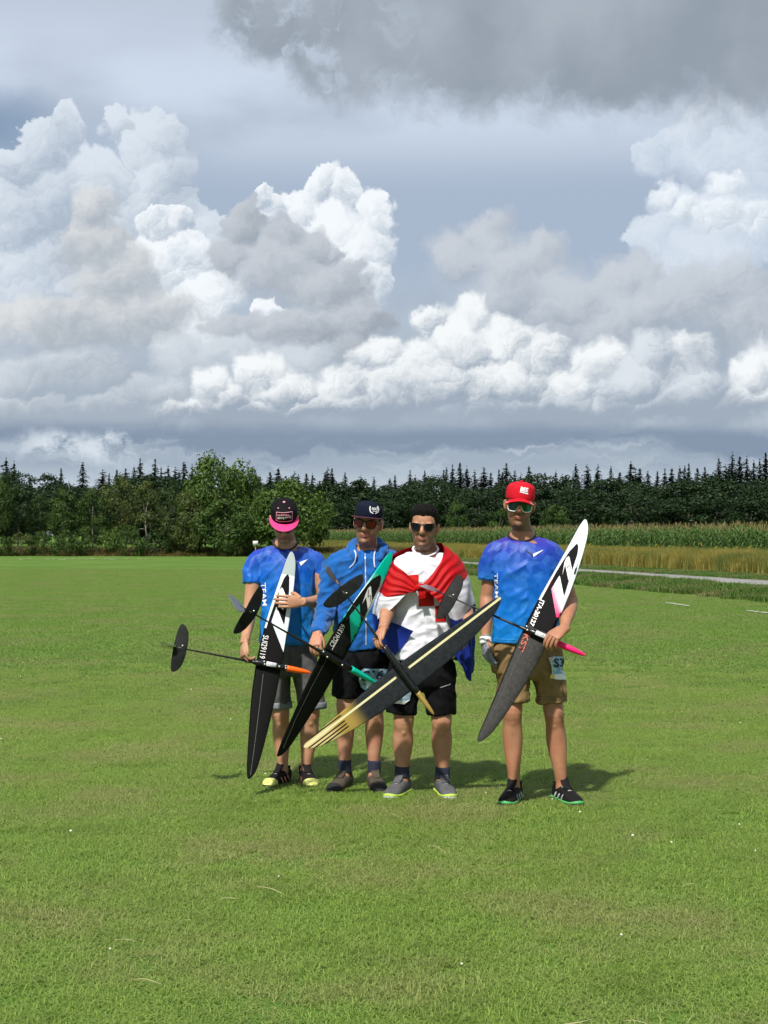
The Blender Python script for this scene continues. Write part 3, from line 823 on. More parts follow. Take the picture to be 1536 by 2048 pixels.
def build_trees():
    rng = np.random.RandomState(21)
    bark = material('bark', (0.10, 0.085, 0.065), 0.9, var=0.3, var_scale=6, bump=0.5, bump_scale=20)
    pale = material('pale_bark', (0.26, 0.24, 0.20), 0.9, var=0.3, var_scale=6)
    M = dict(dark=leaf_material('dark_leaves', (0.012, 0.030, 0.007), (0.040, 0.080, 0.016), 0.2),
             mid=leaf_material('mid_leaves', (0.018, 0.044, 0.008), (0.066, 0.118, 0.021), 0.22),
             olive=leaf_material('olive_leaves', (0.026, 0.046, 0.009), (0.092, 0.122, 0.028), 0.22),
             fresh=leaf_material('fresh_leaves', (0.024, 0.058, 0.008), (0.088, 0.150, 0.024), 0.25),
             wood=leaf_material('forest_leaves', (0.005, 0.015, 0.005), (0.024, 0.050, 0.014), 0.15),  # very dark leaf colour includes the cloud shade over the far forest
             spruce=leaf_material('spruce_needles', (0.004, 0.011, 0.007), (0.013, 0.027, 0.014), 0.05))
    cache = {}
    def proto(kind, variant, mat):
        key = (kind, variant, mat)
        if key in cache: return cache[key]
        sd = hash((len(kind), variant)) % 1000 + variant * 37 + len(kind) * 101
        if kind == 'near':      # 8 m tree at about 115 m
            c, L = crown_mesh('crown', sd, 8.0, 6.0, 34, 5200, 0.26, 0.16, 1.0, 0.35); t = trunk_mesh('trunk', sd, 8.0, 0.13, L, rng.normal() * .3)
        elif kind == 'bush':    # round bush down to the ground, unit 5 x 5
            c, L = crown_mesh('crown', sd, 5.0, 5.6, 40, 6000, 0.24, 0.0, 1.0, 0.3); t = trunk_mesh('trunk', sd, 4.0, 0.10, L)
        elif kind == 'shrub':   # low shrub
            c, L = crown_mesh('crown', sd, 1.9, 3.0, 16, 1500, 0.17, 0.0, 1.0, 0.35); t = trunk_mesh('trunk', sd, 1.5, 0.04, L)
        elif kind == 'forest':  # forest edge tree, 12 m, crown to the ground
            c, L = crown_mesh('crown', sd, 12.0, 9.0, 40, 3600, 0.50, 0.08, 1.0, 0.3); t = trunk_mesh('trunk', sd, 12.0, 0.2, L)
        else:
            c, t = spruce_meshes('crown', sd, 14.0, 5.4 + 0.6 * (variant % 3), 40 + 5 * (variant % 3), 0.52)
        c.materials.append(M[mat]); t.materials.append(pale if (kind == 'near' and variant % 2) else bark)
        cache[key] = (c, t)
        return cache[key]
    base = dict(near=8.0, bush=5.0, shrub=1.9, forest=12.0, spruce=14.0)
    base_w = dict(near=6.0, bush=5.6, shrub=3.0, forest=9.0, spruce=5.0)
    def plant(kind, mat, px, top, wpx, D, name, label, group, variant=None):
        H = CAM_H + (HORIZON - top) * D / FPX; W = wpx * D / FPX if wpx else None
        v = rng.randint(6 if kind == 'spruce' else 5) if variant is None else variant
        c, t = proto(kind, v, mat)
        x = (px - 768) * D / FPX
        o = empty(name, (x, D, 0), label, 'shrub' if kind in ('bush', 'shrub') else 'tree', group)
        o.rotation_euler.z = rng.rand() * 6.283
        sz = H / base[kind]; sx = (W / base_w[kind]) if W else sz
        o.scale = (sx, sx, sz)
        for nm, me in (('trunk', t), ('crown', c)):
            k = bpy.data.objects.new(nm, me); COL.objects.link(k); k.parent = o
        return o
    g = 'trees of the belt on the left field edge'
    for px, top, w, D, mat, v, lab in (
        (-8, 948, 75, 119, 'mid', 0, 'green tree cut by the left picture edge, tallest of the belt there'),
        (36, 972, 74, 121, 'dark', 1, 'dark tree with pale forked trunk near the left picture edge'),
        (78, 988, 62, 124, 'dark', 2, 'dark rounded tree behind shrubs, third from the left picture edge'),
        (128, 978, 78, 121, 'mid', 2, 'mid green tree left of the lone thin spruce'),
        (185, 976, 74, 122, 'mid', 3, 'mid green tree with slanting pale trunk below the lone spruce top'),
        (238, 951, 92, 123, 'olive', 0, 'broad olive green tree, tallest between the lone spruce and the big bushy tree'),
        (292, 964, 84, 121, 'olive', 3, 'olive tree with crooked trunk in front of the paired spruces'),
        (335, 968, 72, 125, 'dark', 0, 'dark tree in shade beside the big bushy willow-like tree'),
        (505, 938, 60, 116, 'fresh', 1, 'slim light green tree between the big bushy tree and the round bush')):
        plant('near', mat, px, top, w, D, 'broadleaf_tree', lab, g, v)
    for i, px in enumerate((-60, -125, -190, -260, -330, -400)):
        plant('near', ('mid', 'dark', 'olive')[i % 3], px, 955 + 12 * math.sin(i * 2.3), 84, 121 + i % 3, 'broadleaf_tree', 'tree of the belt standing beyond the left picture edge', g, i % 4)
    plant('bush', 'fresh', 437, 913, 150, 117, 'broadleaf_tree', 'tallest bushy light green tree behind the shrubs on the left', g, 0)['category'] = 'tree'
    g = 'bushes and shrubs along the field edge'
    plant('bush', 'olive', 372, 985, 100, 113, 'bush', 'loose olive bush at the foot of the tallest bushy tree, its left side', g, 1)
    plant('bush', 'mid', 452, 1000, 130, 111.5, 'bush', 'dense green bush in front of the tallest bushy tree', g, 2)
    plant('bush', 'fresh', 575, 962, 178, 113, 'bush', 'big round leafy bush behind the man in the black and pink cap', g, 3)
    for i, (px, top, w, mat, lab) in enumerate((
        (-6, 1058, 60, 'mid', 'low green shrub cut by the left picture edge'), (42, 1066, 56, 'olive', 'low olive shrub under the dark tree with forked trunk'),
        (88, 1063, 60, 'mid', 'low green shrub under the third tree from the left edge'), (132, 1060, 62, 'mid', 'low mid green shrub under the tree left of the lone spruce'),
        (172, 1053, 62, 'mid', 'taller green shrub at the foot of the slanting pale trunk'), (216, 1056, 64, 'fresh', 'low yellow green shrub, brightest of the row'),
        (264, 1052, 70, 'mid', 'green shrub with upright shoots right of the yellow green one'), (312, 1060, 70, 'dark', 'low dark shrub in front of the olive bush'),
        (352, 1064, 60, 'mid', 'low green shrub at the left foot of the dense green bush'), (488, 1070, 60, 'olive', 'low olive shrub left of the man with bowed head'))):
        plant('shrub', mat, px, top, w, 112.5 + (i % 3) * .8, 'shrub', lab, g, i % 4)
    for i, px in enumerate((-55, -105, -160, -215, -275, -335, -395)):
        plant('shrub', 'mid', px, 1060, 64, 113, 'shrub', 'low green shrub standing beyond the left picture edge', g, i % 4)
    # forest: rows of broadleaf trees, spruces rising behind
    count = [0, 0, 0]
    for row, (D, step, tops) in enumerate(((262, 62, 992), (285, 56, 976), (312, 52, 967))):
        px = -660 + row * 30
        while px < 2250:
            t = tops + rng.uniform(-17, 15) - (12 * max(0, (px - 1150) / 400)) - (12 if px < 130 else 0)
            inside = -60 < px < 1600; count[row] += inside
            plant('forest', 'wood', px, t, rng.uniform(95, 140), D + rng.uniform(-5, 5), 'forest_tree', 'dark broadleaf tree of the far forest beyond the picture edge' if not inside else '%s dark broadleaf tree of the far forest, %s from the left picture edge' % (('front row', 'middle row', 'back row')[row], ordinal(count[row])), 'broadleaf trees of the far forest')
            px += step * rng.uniform(.8, 1.2)
    for px, top, w, lab in ((915, 1003, 46, 'small brighter green tree at the forest edge right of the man with the flag'), (1002, 1018, 62, 'small brighter green tree at the forest edge left of the red capped man'), (1112, 1010, 62, 'small brighter green tree at the forest edge right of the red capped man')):
        plant('forest', 'mid', px, top, w, 252, 'forest_tree', lab, 'broadleaf trees of the far forest')
    named = {165: 'lone dark spruce standing clear above the left tree belt', 280: 'large dark spruce left of the tallest bushy tree', 655: 'pointed dark spruce above the cap of the man in the hooded jacket', 1265: 'large dark spruce above the canopy right of the red cap', 1465: 'tallest dark spruce near the right picture edge'}
    tops_ = list(((12, 918, 22), (28, 924, 9), (122, 938, 9), (165, 926, 26), (205, 941, 16), (218, 948, 18), (268, 932, 24), (280, 920, 32), (310, 922, 22), (322, 936, 20), (336, 934, 20), (350, 936, 22), (368, 926, 24), (384, 930, 18),
                       (520, 950, 20), (540, 946, 20), (588, 944, 24), (597, 950, 20), (625, 948, 26), (655, 936, 30), (664, 938, 26), (690, 946, 18), (722, 951, 20), (748, 955, 18), (790, 952, 16), (830, 952, 14),
                       (893, 936, 30), (905, 932, 30), (920, 927, 34), (934, 934, 28), (950, 941, 22), (968, 938, 26), (982, 946, 24), (998, 940, 20), (1013, 930, 26), (1030, 944, 22), (1042, 946, 24), (1058, 934, 16), (1075, 950, 22), (1090, 947, 24), (1112, 942, 26),
                       (1132, 952, 20), (1152, 930, 32), (1175, 930, 30), (1196, 930, 28), (1222, 934, 28), (1240, 946, 22), (1262, 925, 40), (1280, 938, 26), (1296, 944, 22), (1315, 944, 20), (1330, 940, 24), (1344, 938, 22), (1360, 934, 26), (1378, 928, 26), (1395, 938, 22), (1410, 936, 24),
                       (1438, 914, 34), (1452, 930, 26), (1465, 906, 36), (1480, 916, 26), (1494, 914, 28), (1508, 922, 26), (1520, 920, 26), (1532, 908, 30), (1550, 912, 30)))
    tops_ += [(px_ + rng.uniform(-10, 10), rng.uniform(938, 962) - 14 * max(0, (px_ - 1150) / 400), 20) for px_ in range(520, 1550, 17) if rng.rand() > .6]
    tops_ += [(px_ + rng.uniform(-6, 6), rng.uniform(938, 952), 20) for px_ in (232, 250, 300, 360, 395)]
    for i, (px, top, w) in enumerate(sorted(tops_)):
        plant('spruce', 'spruce', px, top + 2, 62 * rng.uniform(.7, 1.5), 322 + rng.uniform(-7, 7), 'spruce_tree', named.get(px, 'dark spruce top above the far forest canopy, %s from the left picture edge' % ordinal(i + 1)), 'spruces of the far forest')
    # small white box standing at the foot of the round bush
    c = P(511, 1086, 110)
    o = empty('marker_box', (c.x, 110, 0), 'small white box on a post at the foot of the round bush', 'box')
    link('panel', solid('panel', [box((c.x, 110, c.z), (0.36, 0.25, 0.30))], False), material('white_board', (0.6, 0.6, 0.58), 0.6), o)
    link('post', solid('post', [box((c.x, 110, (c.z - .18) / 2), (0.06, 0.06, max(c.z - .18, .05)))], False), material('post_wood', (0.25, 0.2, 0.14), 0.8), o)

build_ground(); build_grass(); build_maize(); build_trees()

# ------------------------------------------------------------------ figure helpers
def A3(v): return np.array([v[0], v[1], v[2]], dtype=float)

def remesh(parts, voxel, smooth=4, factor=0.5):
    """Union of closed parts as one continuous skin. Returns verts (world) and quads."""
    me = solid('tmp', parts); o = bpy.data.objects.new('tmp', me); COL.objects.link(o)
    md = o.modifiers.new('r', 'REMESH'); md.mode = 'VOXEL'; md.voxel_size = voxel
    if smooth:
        ms = o.modifiers.new('s', 'SMOOTH'); ms.factor = factor; ms.iterations = smooth
    dg = bpy.context.evaluated_depsgraph_get(); ev = o.evaluated_get(dg); m2 = ev.to_mesh()
    n = len(m2.vertices); V = np.empty(n * 3, dtype=np.float32); m2.vertices.foreach_get('co', V); V = V.reshape(-1, 3).astype(float)
    N_ = np.empty(n * 3, dtype=np.float32); m2.vertices.foreach_get('normal', N_); N_ = N_.reshape(-1, 3).astype(float)
    L = np.empty(len(m2.loops), dtype=np.int32); m2.loops.foreach_get('vertex_index', L)
    T_ = np.empty(len(m2.polygons), dtype=np.int32); m2.polygons.foreach_get('loop_total', T_)
    Q = L.reshape(-1, 4) if (T_ == 4).all() else np.array([list(p.vertices)[:4] if len(p.vertices) >= 4 else list(p.vertices) + [p.vertices[2]] for p in m2.polygons])
    ev.to_mesh_clear(); bpy.data.objects.remove(o); bpy.data.meshes.remove(me)
    return V, N_, Q

def cloth(parts, voxel=0.0065, smooth=5, folds=0.006, freq=(9, 9, 5), seed=0.0, fine=0.0025):
    """Garment: union of tubes, with creases pressed into it."""
    V, N_, Q = remesh(parts, voxel, smooth)
    W_ = V * freq; W_[:, 0] += V[:, 2] * 5.0 * np.sign(V[:, 0] - V[:, 0].mean()); n1 = fbm(W_ + seed, 2); ridge = 1 - np.abs(np.clip(n1 * 2.2, -1, 1)) * 2
    V = V + N_ * (folds * ridge * 0.5 + fine * fbm(V * 26 + seed, 2))[:, None]
    return V, Q

class Target:
    """A surface that prints are laid on."""
    def __init__(self, V, Q): self.bvh = BVHTree.FromPolygons([tuple(v) for v in V], [tuple(int(i) for i in q) for q in Q])
    def hit(self, px, py, off):
        d = ray_dir(px, py).normalized(); h = self.bvh.ray_cast(CAM_LOC, d)
        if h[0] is None:
            c = P(px, py, 9.0); q = self.bvh.find_nearest(c); p, n = q[0], q[1]
            return p - d * off
        n = h[1] if h[1].dot(d) < 0 else -h[1]
        return h[0] + n * off * 0.6 - d * off * 0.6

def print_on(name, tris, target, off, mat, parent, grad=None):
    """tris: (pts Nx2 px, faces Mx3). Lays the flat print on the target surface."""
    pts, F = tris
    V = np.array([A3(target.hit(x, y, off)) for x, y in pts])
    at = {}
    if grad:
        a, b = np.array(grad[0]), np.array(grad[1]); d = b - a
        at['g'] = np.clip(((pts - a) @ d) / d.dot(d), 0, 1)
    return link(name, np_mesh(name, V, np.array(F), True, at), mat, parent)

def poly_px(pts, res=6.0):
    """Triangulated, subdivided polygon in photograph pixels."""
    p = [Vector((x, y, 0)) for x, y in pts]
    tri = [[np.array(pts[i], float) for i in t] for t in tessellate_polygon([p])]
    out = []
    while tri:
        a, b, c = tri.pop()
        e = [np.linalg.norm(b - a), np.linalg.norm(c - b), np.linalg.norm(a - c)]; k = int(np.argmax(e))
        if e[k] <= res: out.append((a, b, c)); continue
        a, b, c = ((a, b, c), (b, c, a), (c, a, b))[k]; m = (a + b) / 2
        tri += [(a, m, c), (m, b, c)]
    idx = {}; V = []; F = []
    for t in out:
        f = []
        for q in t:
            key = (round(q[0], 3), round(q[1], 3))
            if key not in idx: idx[key] = len(V); V.append(key)
            f.append(idx[key])
        F.append(f)
    return np.array(V), F

def stroke_px(pts, w, res=4.0):
    """Ribbon of width w px along a polyline."""
    p = [np.array(pts[0], float)]
    for q in pts[1:]:
        q = np.array(q, float); n = max(1, int(np.linalg.norm(q - p[-1]) / res)); a = p[-1]
        p += [a + (q - a) * (k + 1) / n for k in range(n)]
    p = np.array(p); t = np.gradient(p, axis=0); t /= np.linalg.norm(t, axis=1)[:, None] + 1e-9; nrm = np.stack([-t[:, 1], t[:, 0]], 1) * w / 2
    V = np.stack([p - nrm, p + nrm], 1).reshape(-1, 2); F = []
    for k in range(len(p) - 1): F += [[2 * k, 2 * k + 1, 2 * k + 3], [2 * k, 2 * k + 3, 2 * k + 2]]
    return V, F

def text_px(s, lb, rb, lt, bold=0.0, shear=0.0):
    """Lettering filled as triangles, its box mapped to the pixel corners left-bottom, right-bottom, left-top."""
    cu = bpy.data.curves.new('t', 'FONT'); cu.body = s; cu.offset = bold; cu.resolution_u = 3; cu.shear = shear
    o = bpy.data.objects.new('t', cu); COL.objects.link(o)
    dg = bpy.context.evaluated_depsgraph_get(); m = o.evaluated_get(dg).to_mesh()
    p = np.array([(v.co.x, v.co.y) for v in m.vertices]); m.calc_loop_triangles(); F = [list(t.vertices) for t in m.loop_triangles]
    o.evaluated_get(dg).to_mesh_clear(); bpy.data.objects.remove(o); bpy.data.curves.remove(cu)
    lo, hi = p.min(0), p.max(0); uv = (p - lo) / (hi - lo)
    lb, rb, lt = (np.array(q, float) for q in (lb, rb, lt))
    return lb + uv[:, :1] * (rb - lb) + uv[:, 1:] * (lt - lb), F

def joined(*sets):
    V, F, o = [], [], 0
    for v, f in sets:
        V.append(np.asarray(v)); F += [[i + o for i in t] for t in f]; o += len(v)
    return np.concatenate(V), F

# ------------------------------------------------------------------ head
HEAD_RINGS = [(-.121, -.060, .012, .014), (-.115, -.056, .030, .030), (-.100, -.043, .046, .049), (-.080, -.030, .056, .065), (-.055, -.016, .063, .078), (-.025, -.005, .068, .088),
              (.010, .001, .072, .093), (.045, .004, .075, .097), (.075, .005, .073, .094), (.098, .005, .063, .080), (.114, .005, .042, .054), (.122, .005, .014, .018)]
class Head:
    def __init__(self, c, yaw=0, pitch=0, roll=0, s=1.0):
        self.c = A3(c); self.s = s
        self.R = np.array(Euler((math.radians(pitch), math.radians(roll), math.radians(yaw)), 'XYZ').to_matrix())
    def w(self, p): return self.c + (np.atleast_2d(np.asarray(p, float)) * self.s) @ self.R.T
    def local(self, V): return ((V - self.c) @ self.R) / self.s
    def tri(self, part): return self.w(part[0]), part[1], part[2]

def head_parts(h, nose=1.0):
    ps = [tube([(0, y, z, w, d) for z, y, w, d in HEAD_RINGS], (1, 0, 0), 28, 3, power=2.25)]
    ps.append(tube([(0, -.086, .030, .008, .008), (0, -.098, .010, .0095, .010), (0, -.110 * nose, -.014, .0125, .012), (0, -.109 * nose, -.026, .013, .010), (0, -.094, -.033, .010, .007)], (1, 0, 0), 10, 3))
    for sg in (-1, 1):
        ps.append(ellipsoid((sg * .012, -.098, -.026), (.0085, .010, .008), 8, 6))
        ps.append(ellipsoid((sg * .040, -.066, -.020), (.022, .020, .018), 10, 7))            # cheek
        ps.append(ellipsoid((sg * .033, -.079, .028), (.026, .014, .009), 10, 7))             # brow
        Re = Euler((0.1, 0, sg * 0.45)).to_matrix()
        ps.append(ellipsoid((sg * .0795, .012, -.002), (.007, .019, .033), 10, 8, Re))        # ear
        ps.append(tube([(sg * .080, -.004, .016, .005), (sg * .088, .016, .030, .005), (sg * .090, .028, .010, .005), (sg * .082, .014, -.030, .005)], (1, 0, 0), 6, 3))
    ps.append(tube([(-.026, -.080, -.0585, .003, .004), (-.012, -.0915, -.0555, .0045, .006), (0, -.094, -.0565, .0045, .006), (.012, -.0915, -.0555, .0045, .006), (.026, -.080, -.0585, .003, .004)], (0, 0, 1), 8, 2))
    ps.append(tube([(-.022, -.081, -.066, .003, .004), (0, -.093, -.0685, .006, .007), (.022, -.081, -.066, .003, .004)], (0, 0, 1), 8, 3))
    ps.append(ellipsoid((0, -.083, -.098), (.022, .016, .016), 10, 7))                         # chin
    return [h.tri(p) for p in ps]

def head_masks(h, V, beard, smile=0.0):
    L = h.local(V); x, y, z = L.T; inside = (np.abs(x) < .1) & (np.abs(y) < .13) & (z > -.14) & (z < .14)
    ss = lambda a, b, v: np.clip((v - a) / (b - a), 0, 1) ** 2 * (3 - 2 * np.clip((v - a) / (b - a), 0, 1))
    jaw = ss(-.048, -.066, z - 0.35 * np.maximum(np.abs(x) - .03, 0) * 1.4) + ss(-.030, -.040, z) * ss(-.060, -.050, z) * (np.abs(x) < .034) * (y < -.07) * 0.9
    side = ss(.050, .060, np.abs(x)) * ss(.0, -.03, z) * (y < .005)
    bd = np.clip(np.maximum(jaw * (y < .03), side * .8), 0, 1) * inside * beard
    lip = inside * (np.abs(x) < .025) * (y < -.078) * ss(-.074, -.070, z) * ss(-.051, -.054, z)
    bd = bd * (1 - lip)
    mouth_crease_shade = inside * (np.abs(x) < .027 + .006 * smile) * (y < -.070) * np.exp(-((z + .0615 - smile * 9 * x * x) / .0024) ** 2)
    px_, pz_ = np.abs(x) - .019, z + .030; t_ = np.clip((px_ * .015 + pz_ * -.034) / (.015 ** 2 + .034 ** 2), 0, 1)
    crease_shade = np.exp(-(((px_ - .015 * t_) ** 2 + (pz_ + .034 * t_) ** 2) / .0026 ** 2)) * inside * (y < -.055) * (.30 + .25 * smile)  # smile-fold shade painted into the skin colour; no fold is modelled
    mouth_crease_shade = np.maximum(mouth_crease_shade, crease_shade)
    return bd, lip, mouth_crease_shade

def skin_material(name, base, beard):
    m = bpy.data.materials.new(name); m.use_nodes = True
    T = NT(m.node_tree); b = T.n['Principled BSDF']
    co = T.new('ShaderNodeTexCoord').outputs['Object']
    at = lambda n: T.new('ShaderNodeAttribute', attribute_name=n).outputs['Fac']
    c = T.mixc(T.step(T.noise(co, 16, 4, .6), .35, .7), (base[0] * .84, base[1] * .76, base[2] * .74), base)
    c = T.mixc(T.mul(T.step(T.noise(co, 5, 3, .6), .40, .72), .5), c, (base[0] * 1.02, base[1] * .82, base[2] * .80))
    c = T.mixc(T.mul(T.step(T.noise(co, 320, 2, .6), .60, .75), .35), c, (base[0] * .6, base[1] * .5, base[2] * .45))
    c = T.mixc(T.mul(at('beard'), T.step(T.noise(co, 240, 2, .7), .05, .60)), c, beard)
    c = T.mixc(T.mul(at('lip'), 0.65), c, (base[0] * .72, base[1] * .42, base[2] * .42))
    c = T.mixc(T.mul(at('mouth_crease_shade'), .75), c, (.05, .015, .012))
    T.put(b.inputs['Base Color'], c); b.inputs['Roughness'].default_value = 0.52; b.inputs['Specular IOR Level'].default_value = 0.35
    b.inputs['Subsurface Weight'].default_value = 0.10; b.inputs['Subsurface Radius'].default_value = (.010, .004, .002); b.inputs['Subsurface Scale'].default_value = 1.0
    bp = T.new('ShaderNodeBump'); bp.inputs['Strength'].default_value = .25; bp.inputs['Distance'].default_value = .002
    T.put(bp.inputs['Height'], T.noise(co, 90, 3, .6)); T.put(b.inputs['Normal'], bp.outputs[0])
    return m

# ------------------------------------------------------------------ hand
def hand_parts(wrist, fwd, palm, side_thumb, curl=(50, 60, 40), thumb=(0.55, 0.75, 0.35), s=1.0, spread=0.0, glove=0.0, fingers=(0, 1, 2, 3), with_thumb=True, curls=None, thumb_bend=0.6):
    f = A3(fwd); f /= np.linalg.norm(f); n = A3(palm); n -= f * n.dot(f); n /= np.linalg.norm(n)
    t = np.cross(f, n); t /= np.linalg.norm(t)
    if t.dot(A3(side_thumb)) < 0: t = -t
    w = A3(wrist); ps = []
    S = lambda p, a, b: [*p, a * s + glove, b * s + glove]
    ps.append(tube([S(w - f * .02 * s, .028, .021), S(w + f * .015 * s, .030, .019), S(w + f * .05 * s, .039, .0165), S(w + f * .082 * s + n * .003, .041, .0145), S(w + f * .095 * s + n * .005, .036, .010)], t, 14, 3, power=2.5))
    lens = (.93, 1.04, .97, .77)
    for i in fingers:
        o = (.031, .0105, -.0105, -.030)[i]
        p = w + (f * (.086 - abs(o) * .25) + t * o) * s
        d = f + t * o * spread * 12; d /= np.linalg.norm(d); q = np.array(p); st = [S(q - d * .012 * s, .0095, .0095)]
        c = curls[i] if curls else curl; ang = 0
        for k, ln in enumerate((.045, .028, .022)):
            ang += math.radians(c[k])
            dd = d * math.cos(ang) + n * math.sin(ang)
            if k == 0: st.append(S(q, .0098, .0098))
            q = q + dd * ln * lens[i] * s; st.append(S(q, (.0090, .0082, .0062)[k], (.0090, .0082, .0062)[k]))
        ps.append(tube(st, t, 8, 2))
    if with_thumb:
        b = w + (f * .022 + t * .026) * s
        d1 = t * thumb[0] + f * thumb[1] + n * thumb[2]; d1 /= np.linalg.norm(d1)
        d2 = d1 + f * thumb_bend * .5 - t * thumb_bend * .5 + n * thumb_bend * .4; d2 /= np.linalg.norm(d2)
        ps.append(tube([S(b - d1 * .012 * s, .014, .014), S(b + d1 * .022 * s, .0135, .0125), S(b + d1 * .045 * s, .0115, .0105), S(b + d1 * .045 * s + d2 * .022 * s, .0105, .009), S(b + d1 * .045 * s + d2 * .034 * s, .006, .005)], t, 8, 2))
    return ps

# ------------------------------------------------------------------ shoes
def build_shoe(person, ankle, yaw, upper, sole, lace, toe=None, trim=None, size=1.0, collar=None, midsole=None):
    """Low trainer; ankle = ground point below the ankle, yaw in degrees from straight towards the camera, + to the picture's right."""
    a = math.radians(yaw); ax = np.array([math.sin(a), -math.cos(a), 0]); bx = np.array([math.cos(a), math.sin(a), 0]); up = np.array([0, 0, 1.0])
    o = A3(ankle) - ax * .075 * size - (0, 0, .012)
    def pt(t, z, x=0): return o + ax * t * size + up * z * size + bx * x * size
    def loft(rows, power=2.4): return tube([[*pt(t, z), w * size, h * size] for t, z, w, h in rows], bx, 20, 3, power=power)
    R = [(.0, .052, .024, .034), (.018, .058, .036, .046), (.06, .062, .041, .052), (.105, .058, .043, .048), (.15, .051, .045, .040), (.20, .043, .048, .030), (.245, .037, .044, .022), (.272, .031, .032, .014), (.284, .028, .012, .006)]
    sh = link('shoe', solid('shoe', [loft(R), tube([[*pt(.058, .085), .040 * size, .045 * size], [*pt(.060, .105), .041 * size, .046 * size], [*pt(.058, .122), .043 * size, .049 * size]], bx, 18, 2)]), upper, person)
    SR = [(-.006, .014, .022, .013), (.012, .015, .040, .015), (.07, .015, .043, .015), (.13, .014, .044, .014), (.20, .014, .052, .014), (.25, .016, .047, .014), (.280, .021, .032, .013), (.292, .025, .012, .008)]
    link('sole', solid('sole', [loft(SR, 4.0)]), sole, sh)
    if midsole: link('midsole', solid('midsole', [loft([(t * 1.0 - .004, z + .014, w * 1.03, .008) for t, z, w, h in SR], 4.0)]), midsole, sh)
    if toe: link('toe_cap', solid('toe_cap', [loft([(t, z, w * 1.06 + .001, h * 1.10 + .001) for t, z, w, h in [(.226, .0395, .0468, .0255)] + R[6:]] + [(.289, .027, .006, .003)])]), toe, sh)
    link('tongue', solid('tongue', [tube([[*pt(.165, .088), .022 * size, .006 * size], [*pt(.125, .112), .025 * size, .008 * size], [*pt(.100, .140), .026 * size, .008 * size], [*pt(.094, .154), .020 * size, .005 * size]], bx, 12, 3)]), collar or upper, sh)
    L = []
    for k in range(5):
        t = .125 + .021 * k; z = .104 - .0128 * k + .004
        L.append(tube([[*pt(t, z - .012, -.026), .0028 * size], [*pt(t + .004, z + .004, 0), .0030 * size], [*pt(t + .002, z - .012, .026), .0028 * size]], ax, 6, 3))
    link('laces', solid('laces', L), lace, sh)
    if trim:
        for sg in (-1, 1):
            S_ = []
            for k in range(3):
                t0 = .06 + .045 * k
                S_.append(tube([[*pt(t0, .030, sg * .0435), .004 * size, .007 * size], [*pt(t0 + .022, .058, sg * .0425), .004 * size, .007 * size], [*pt(t0 + .040, .080 - .008 * k, sg * .030), .004 * size, .006 * size]], bx, 6, 3))
            link('overlay', solid('overlay', S_), trim, sh)
    return sh

# ------------------------------------------------------------------ cap, glasses, hair
def build_cap(person, h, crown, brim, flat=True, front=.132, drop=0.0, blen=.072, edge=None, tilt=0.0, button=None, z0=.040):
    R = [(z0, .004, .0815, .1035), (z0 + .03, .004, .0835, .1055), (front - .030, .004, .0785, .098), (front - .010, .004, .058, .074), (front, .004, .030, .040), (front + .003, .004, .004, .006)]
    v, q, t = tube([(0, y, z, w, d) for z, y, w, d in R], (1, 0, 0), 36, 4, power=2.15)
    up = v[:, 2]; v[:, 2] += tilt * v[:, 1]
    if flat: v[:, 2] += np.where(v[:, 1] < -.03, .010 * np.clip((up - .06) / .05, 0, 1), 0)
    cap = link('cap', solid('cap', [h.tri((v, q, t))]), crown, person)
    th = np.radians(np.linspace(-82, 82, 31)); rows = []
    for k, u in enumerate(np.linspace(0, 1, 8)):
        x = (.081 + .012 * u * (1 if flat else .2)) * np.sin(th); y = .004 - .1030 * np.cos(th) - blen * u * np.cos(th * .92) ** .55
        z = z0 + .006 - tilt * .08 - u * (.004 if flat else .014) - (drop * (np.abs(x) / .09) ** 2 if not flat else .12 * x * x)
        rows.append(np.stack([x, y, z * np.ones_like(x)], 1))
    V = np.concatenate(rows); n = len(th); k = (np.arange(7)[:, None] * n + np.arange(n - 1)[None]).ravel()
    Q = np.stack([k, k + n, k + n + 1, k + 1], 1); m = len(V)
    V2 = np.vstack([V, V - (0, 0, .004)])
    rim = np.concatenate([np.stack([7 * n + np.arange(n - 1), 7 * n + m + np.arange(n - 1), 7 * n + m + np.arange(1, n), 7 * n + np.arange(1, n)], 1)])
    link('brim', solid('brim', [h.tri((V2, np.concatenate([Q, Q[:, ::-1] + m, rim]), np.zeros((0, 3), int)))]), brim, cap)
    if edge is not None:
        e = rows[-1]; link('brim_edge', solid('brim_edge', [h.tri(tube([[*p, .0028] for p in e[::2]], (0, 0, 1), 6, 2))]), edge, cap)
    if button is not None: link('button', solid('button', [h.tri(ellipsoid((0, .004, front + .006), (.009, .009, .005), 10, 6))]), button, cap)
    return cap, (v, q)

def cap_target(h, vq):
    return Target(h.w(vq[0]), vq[1])

